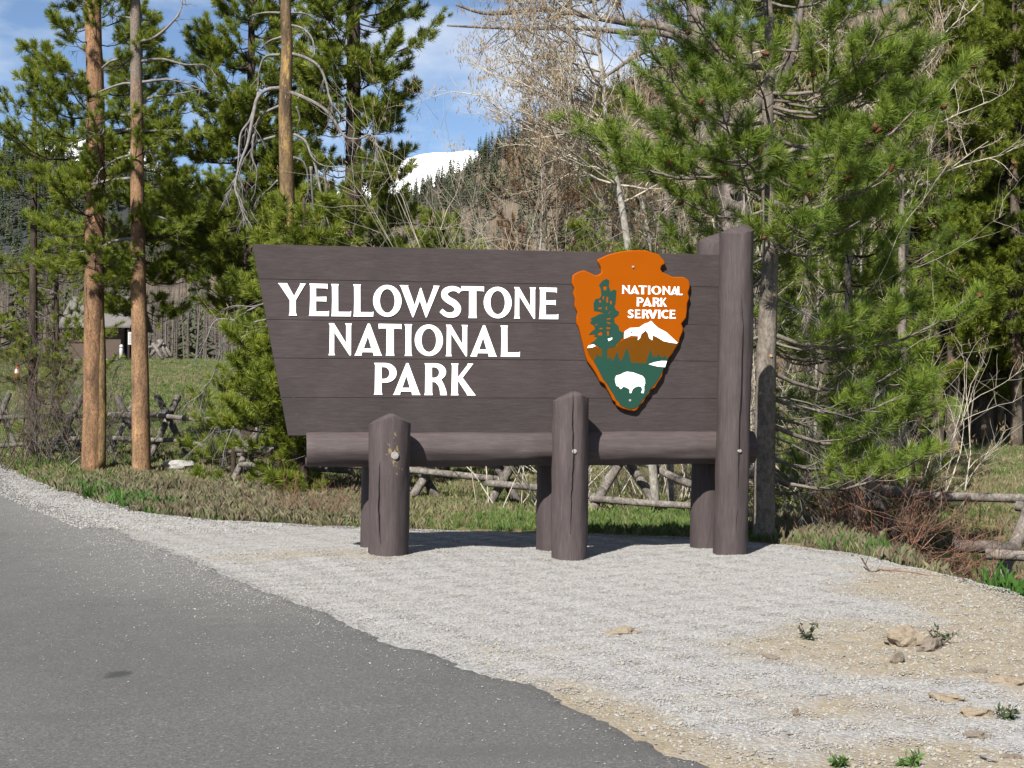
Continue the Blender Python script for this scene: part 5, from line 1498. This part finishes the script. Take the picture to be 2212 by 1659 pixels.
rail(514, 971, 22.3, 740, 985, 20.4, .075); rail(520, 1003, 22.2, 760, 1018, 20.3, .06)
leg(955, 962, 892, 1068, 19.2, .085, .2); leg(880, 960, 945, 1072, 19.4, .085, .2, 'fence_dark')
rail(700, 1000, 20.2, 1094, 1037, 18.2, .065)
leg(1128, 955, 1050, 1098, 18.0, .085, .2); leg(1052, 960, 1128, 1100, 18.2, .085, .2, 'fence_dark')
rail(1050, 1044, 17.9, 1300, 1075, 17.0, .062); rail(900, 975, 19, 1120, 985, 17.8, .06)
leg(1366, 955, 1270, 1117, 17.0, .085, .2); leg(1325, 955, 1425, 1098, 17.3, .08, .2)
rail(1277, 1077, 16.85, 1600, 1097, 15.9, .058); rail(1290, 985, 17.1, 1405, 1002, 16.9, .06); rail(1385, 993, 17.0, 1530, 1060, 16.1, .062)
rail(1560, 1018, 16.6, 1818, 1048, 15.6, .07); rail(1800, 1046, 15.5, 2010, 1070, 14.9, .085); rail(1985, 1071, 14.9, 2290, 1080, 14.2, .068)
leg(1905, 960, 1850, 1110, 15.6, .085, .2); leg(1835, 970, 1910, 1110, 15.8, .08, .2, 'fence_dark')
leg(2262, 1000, 2178, 1195, 14.3, .095, .2)
rail(2060, 1180, 13.9, 2204, 1184, 13.8, .085, 'fence_dark'); rail(2130, 1197, 13.6, 2300, 1208, 13.3, .07); rail(2195, 1092, 14.4, 2330, 1096, 14, .07)

# ==================================================================== CABIN AND SMALL FAR THINGS
YC = 90.0
cb = at(232, 778, YC); cz = hz(cb.x, YC)
u = 1 / (F / YC)                                    # metres per survey pixel at the cabin
cab = empty('cabin', (at(222, 778, YC).x, YC, cz)); tag(cab, 'small brown cabin with grey shingle roof beyond the meadow', 'cabin')
mb = MB(); mb.box((-2.2, 0, .0), (1.15, 4.0, 2.15)); mb.build('wall', M['cabin_wall'], cab, False)
mb = MB(); mb.box((1.15, .9, .0), (1.85, 4.0, 2.15)); mb.build('dark_doorway', M['dark'], cab, False)  # solid near-black block; its colour paints the shade inside the doorway
mb = MB(); mb.box((-2.25, -.03, -.4), (1.2, .6, .10)); mb.build('foundation', M['rock_white'], cab, False)
mb = MB(); mb.box((-1.6, -.05, 1.75), (1.05, -.002, 2.02)); wi = mb.build('window', M['dark'], cab, False)
mb = MB()
for k in range(6): mb.box((-1.6 + k * .53 - .03, -.075, 1.75), (-1.6 + k * .53 + .03, -.052, 2.02))
mb.build('mullions', M['cabin_wall'], wi, False)
mb = MB(); mb.add([(-2.7, -.7, 2.08), (1.95, -.7, 2.08), (1.95, 2.2, 4.2), (-2.7, 2.2, 4.2), (-2.7, 5, 2.08), (1.95, 5, 2.08), (-2.7, -.7, 2.2), (1.95, -.7, 2.2), (1.95, 2.2, 4.32), (-2.7, 2.2, 4.32), (-2.7, 5, 2.2), (1.95, 5, 2.2)],
                  [(0, 1, 2, 3), (3, 2, 5, 4), (7, 6, 9, 8), (8, 9, 10, 11), (0, 6, 7, 1), (4, 5, 11, 10), (1, 7, 8, 2), (2, 8, 11, 5), (6, 0, 3, 9), (9, 3, 4, 10)])
rf = mb.build('roof', M['cabin_roof'], cab, False)
mb = MB(); mb.box((1.72, -.55, 0), (1.84, -.4, 2.1)); mb.build('porch_post', M['cabin_wall'], cab, False)
# notice board and white bollard at the cabin's porch
nb = empty('notice_board', (at(286, 778, YC - 1.2).x, YC - 1.2, hz(cb.x, YC - 1.2))); tag(nb, 'white notice board standing at the cabin porch', 'notice board')
mb = MB(); mb.box((-.28, -.03, 1.05), (.30, .0, 1.85)); bd_ = mb.build('panel', M['flag_white'], nb, False)
mb = MB(); mb.box((-.34, .005, .0), (-.26, .06, 1.9)); mb.box((.28, .005, 0), (.36, .06, 1.9)); mb.build('frame', M['dark'], nb, False)
mb = MB()
for k in range(6): mb.box((-.2, -.034, 1.15 + k * .11), (.22 - .05 * (k % 3), -.031, 1.19 + k * .11))
mb.build('text_lines', M['steel'], bd_, False)
wb = empty('white_bollard', (at(262, 778, YC - 1.0).x, YC - 1.0, hz(cb.x, YC - 1))); tag(wb, 'white round-topped bollard before the dark cabin doorway', 'bollard')
mb = MB(); mb.tube([(0, 0, -.05), (0, 0, .95), (0, 0, 1.02), (0, 0, 1.06)], [.13, .12, .09, .03], 12); mb.build('body', M['flag_white'], wb)
mb = MB(); mb.tube([(0, 0, .84), (0, 0, .90)], [.128, .128], 12); mb.build('band', M['steel'], wb)
# flagpole with striped cloth
YFP = 62
fp = at(66, 700, YFP); fz = hz(fp.x, YFP)
fl = empty('flagpole', (fp.x, YFP, fz)); tag(fl, 'white pole with a small red and white cloth seen through the left pines', 'flagpole')
ztop = at(66, 540, YFP).z - fz
mb = MB(); mb.tube([(0, 0, -.1), (0, 0, ztop)], [.05, .04], 8); mb.tube([(0, 0, ztop), (0, 0, ztop + .08)], [.06, .02], 8); mb.build('pole', M['flag_white'], fl)
for k in range(5):
    mb = MB(); z = ztop - .15 - k * .14; n = 7
    V = []
    for i in range(n): V += [(.04 + .07 * i * .55, .05 * math.sin(i * 1.1), z - .05 * i * .3), (.04 + .07 * i * .55, .05 * math.sin(i * 1.1), z - .14 - .05 * i * .3)]
    mb.add(V, [(2 * i, 2 * i + 1, 2 * i + 3, 2 * i + 2) for i in range(n - 1)])
    mb.build('stripe', M['flag_red'] if k % 2 == 0 else M['flag_white'], fl)
# orange traffic cone far at the left edge
YK = 58
kp = at(37, 782, YK); kz = hz(kp.x, YK)
ck_ = empty('traffic_cone', (kp.x, YK, at(37, 786, YK).z)); tag(ck_, 'orange traffic cone beside the far road at the left', 'traffic cone')
mb = MB(); mb.tube([(0, 0, .04), (0, 0, .75)], [.17, .04], 14); mb.build('body', M['traffic_orange'], ck_)
mb = MB(); mb.box((-.2, -.2, 0), (.2, .2, .04)); mb.build('base', M['traffic_orange'], ck_, False)
mb = MB(); mb.tube([(0, 0, .42), (0, 0, .58)], [.102, .078], 14, False); mb.build('band', M['flag_white'], ck_)
ck_.location.z = hz(kp.x, YK)
# far crossed rails, boulder and a log pile near the cabin
ff = empty('crossed_rails', (at(345, 770, 82).x, 82, hz(at(345, 770, 82).x, 82))); tag(ff, 'far pile of crossed grey fence rails right of the cabin', 'fence')
for k, (x0, y0, x1, y1) in enumerate(((330, 742, 352, 775), (352, 735, 326, 768), (342, 735, 362, 772), (351, 740, 371, 770), (318, 752, 345, 745))):
    mb = MB(); a, b = at(x0, y0, 82 + k * .2) - ff.location, at(x1, y1, 81.6 + k * .2) - ff.location
    mb.tube([a, (a + b) / 2, b], .11, 8); mb.build('rail', M['fence'], ff)
rock(378, 772, 44, M['rock_brown'], 'brown boulder at the foot of the far crossed rails', 50, .6, 0, 3, .2, (1, .8), cat='boulder', name='boulder')

# ==================================================================== BACKGROUND TREES AND HILLS
def far_conifer(name, seed, mt, h=1.0, w=.17, layers=11):
    rg_ = np.random.default_rng(seed); V = []; Fc = []
    V += [(.008, 0, 0), (-.004, .007, 0), (-.004, -.007, 0), (0, 0, h * .95)]; Fc += [(0, 1, 3), (1, 2, 3), (2, 0, 3)]
    for l in range(layers):
        z = h * (.12 + .86 * l / layers); r = w * (1 - (l / layers) ** 1.2) + .012
        for q in range(9):
            a = rg_.random() * 6.28; rr = r * rg_.uniform(.55, 1.2); s_ = .32
            k = len(V); dz = rg_.uniform(-.05, .01)
            V += [(0, 0, z + .05), (math.cos(a - s_) * rr * .75, math.sin(a - s_) * rr * .75, z + dz * .6), (math.cos(a) * rr, math.sin(a) * rr, z + dz), (math.cos(a + s_) * rr * .75, math.sin(a + s_) * rr * .75, z + dz * .6 + .01)]
            Fc += [(k, k + 1, k + 2), (k, k + 2, k + 3)]
    return piece(name, V, Fc, mt)
def far_snag(name, seed, mt):
    rg_ = np.random.default_rng(seed); mb = MB(); mb.tube([(0, 0, 0), (rg_.normal(0, .01), 0, .5), (rg_.normal(0, .02), 0, 1)], [.012, .009, .003], 4, False)
    for k in range(16):
        a = rg_.random() * 6.28; z = rg_.uniform(.25, .95); l = .11 * (1.1 - z) + .02
        mb.tube([(0, 0, z), (math.cos(a) * l, math.sin(a) * l, z + rg_.uniform(-.02, .05))], [.004, .0015], 3, False)
    me = mb.mesh(name, False); me.materials.append(mt); return bpy.data.objects.new(name, me)
fc = [far_conifer('far_conifer', i, M['needle_far']) for i in range(4)]
fs = [far_snag('far_snag', i, M['snag_far']) for i in range(4)]
G_FC, G_FS = scatter_group('far_conifers', fc), scatter_group('far_snags', fs)

def ridge_mesh(name, prof, Y, back, fall, nx=120, ny=26, zbase=None, rough=2.0, seed=1.0):
    """hill whose skyline follows prof (survey px) at distance Y, sloping towards the camera by fall metres"""
    P = [at(x, y, Y) for x, y in prof]
    px_ = np.array([q.x for q in P]); pz_ = np.array([q.z for q in P])
    X = np.linspace(px_[0], px_[-1], nx); Yv = np.linspace(Y - fall, Y + back, ny)
    def zf(XX, YY):
        t = np.clip((YY - (Y - fall)) / fall, 0, 1)
        crest = np.interp(XX * Y / YY if False else XX, px_, pz_)
        z0 = hgt(XX, np.full_like(YY, Y - fall)) - 2 if zbase is None else zbase
        z = z0 + (crest - z0) * (t ** 1.25)
        z = np.where(YY > Y, crest - (YY - Y) * .5, z)
        return z + rough * wav(XX, YY, 9.0 / fall, seed) * t * (1 - .5 * t)
    me, V = grid_mesh(name, X, Yv, zf)
    return me, V, zf, (px_[0], px_[-1])

# brown hillside behind the sign, rising to the right
prof = [(-200, 640), (300, 560), (620, 500), (800, 478), (890, 432), (960, 398), (1010, 362), (1080, 318), (1130, 290), (1200, 250), (1350, 175), (1550, 90), (1800, 20), (2000, -20), (2212, -120), (2500, -320), (2900, -500)]
YH = 420.0
hm, HV, hzf, hxr = ridge_mesh('hillside', prof, YH, 160, 290, 150, 60, None, 4.0, 2.0)
m, nt, bs = mat('dry_hillside'); p = geopos(nt)
n1 = noise(nt, p, .035, 7, .65); n2 = noise(nt, p, .6, 5, .7)
c = ramp(nt, n1, [(.3, (.0611, .046, .028)), (.5, (.1028, .0757, .0483)), (.62, (.0834, .0757, .0362)), (.75, (.1111, .0866, .0604))])
c = mix(nt, .6, c, ramp(nt, n2, [(.3, (.65, .65, .65)), (.7, (1.2, 1.2, 1.2))]), 'MULTIPLY')
nt.links.new(c, bs.inputs['Base Color']); bs.inputs['Roughness'].default_value = 1; bump(nt, bs, n2, .6, .8)
tag(link('hillside', hm, m), kind='structure')
rg = np.random.default_rng(12)
def far_trees(name, group, zf, xr, yr, n, keep, hlo, hhi, label, cat):
    X = rg.uniform(xr[0], xr[1], n); Yv = rg.uniform(yr[0], yr[1], n)
    k = (rg.random(n) < keep(X, Yv)) & (np.abs(X) < Yv * .42 + 6); X, Yv = X[k], Yv[k]; n = len(X)
    Z = zf(X, Yv); h = rg.uniform(hlo, hhi, n)
    o = scatter(name, group, np.stack([X, Yv, Z - .2], 1), np.stack([rg.normal(0, .03, n), rg.normal(0, .03, n), rg.random(n) * 6.28], 1), np.stack([h, h, h], 1), rg)
    tag(o, label, cat, kind='stuff')
far_trees('hillside_forest', G_FC, hzf, hxr, (YH - 200, YH + 20), 10000, lambda x, y: .14 + .4 * sstep(YH - 110, YH - 10, y) * sstep(40, -10, x) + .35 * sstep(-.1, .5, wav(x, y, .02, 3)), 3.5, 8.5, 'far conifers scattered over the brown hillside', 'forest')
far_trees('burnt_forest', G_FS, hzf, hxr, (YH - 270, YH + 20), 16000, lambda x, y: .6 + .3 * wav(x, y, .02, 6) + .3 * sstep(40, 90, x), 4, 8, 'far grey burnt tree stems on the hillside', 'forest')

# dark forested ridge far left and snow mountains
prof = [(-500, 250), (0, 318), (60, 330), (120, 341), (300, 347), (345, 362), (450, 405), (650, 430), (820, 450), (980, 470), (1300, 480)]
YL = 1300.0
rm, RV, rzf, rxr = ridge_mesh('far_ridge', prof, YL, 300, 700, 120, 50, 6.0, 14, 5.0)
m, nt, bs = mat('forested_ridge'); p = geopos(nt); n1 = noise(nt, p, .012, 7, .7); n2 = noise(nt, p, .12, 4, .8)
c = ramp(nt, n1, [(.35, (.0145, .0203, .0217)), (.55, (.0242, .029, .0266)), (.75, (.0483, .0459, .0411))]); c = mix(nt, .7, c, ramp(nt, n2, [(.3, (.2656, .2656, .2898)), (.7, (1.3, 1.3, 1.3))]), 'MULTIPLY')
nt.links.new(c, bs.inputs['Base Color']); bs.inputs['Roughness'].default_value = 1; bump(nt, bs, n2, 1, 6)
tag(link('far_ridge', rm, m), kind='structure')
far_trees('ridge_forest', G_FC, rzf, rxr, (YL - 600, YL + 30), 9000, lambda x, y: .7 + .3 * wav(x, y, .008, 3), 12, 24, 'distant dark conifer forest on the ridge at the left', 'forest')
prof = [(-600, 380), (-200, 360), (20, 335), (110, 303), (160, 284), (225, 292), (290, 318), (340, 352), (420, 392), (560, 410), (700, 420), (780, 392), (830, 368), (870, 345), (905, 332), (940, 326), (975, 325), (1010, 318), (1080, 330), (1200, 350), (1400, 420)]
sm, SV, szf, sxr = ridge_mesh('snow_mountain', prof, 4200.0, 900, 2200, 200, 60, 30.0, 26, 1.0)
m, nt, bs = mat('snow_and_rock'); p = geopos(nt); n1 = noise(nt, p, .006, 8, .7, .6)
c = ramp(nt, n1, [(.24, (.20, .20, .22)), (.32, (.86, .87, .88))])
nt.links.new(c, bs.inputs['Base Color']); bs.inputs['Roughness'].default_value = .8; bump(nt, bs, n1, .5, 20)
tag(link('snow_mountain', sm, m), kind='structure')

# grey leafless wood behind the meadow on the left, individual stems
def bg_z(x, y): return hgt(x, y)
far_trees('bare_woodland', G_FS, bg_z, (-60, 30), (100, 190), 1500, lambda x, y: .8, 5, 9, 'grey leafless woodland behind the far meadow', 'woodland')
far_trees('meadow_edge_conifers', G_FC, bg_z, (-70, 40), (98, 190), 420, lambda x, y: .35 + .5 * sstep(.0, .6, wav(x, y, .06, 3)), 5, 10, 'distant green conifers behind the far meadow', 'woodland')
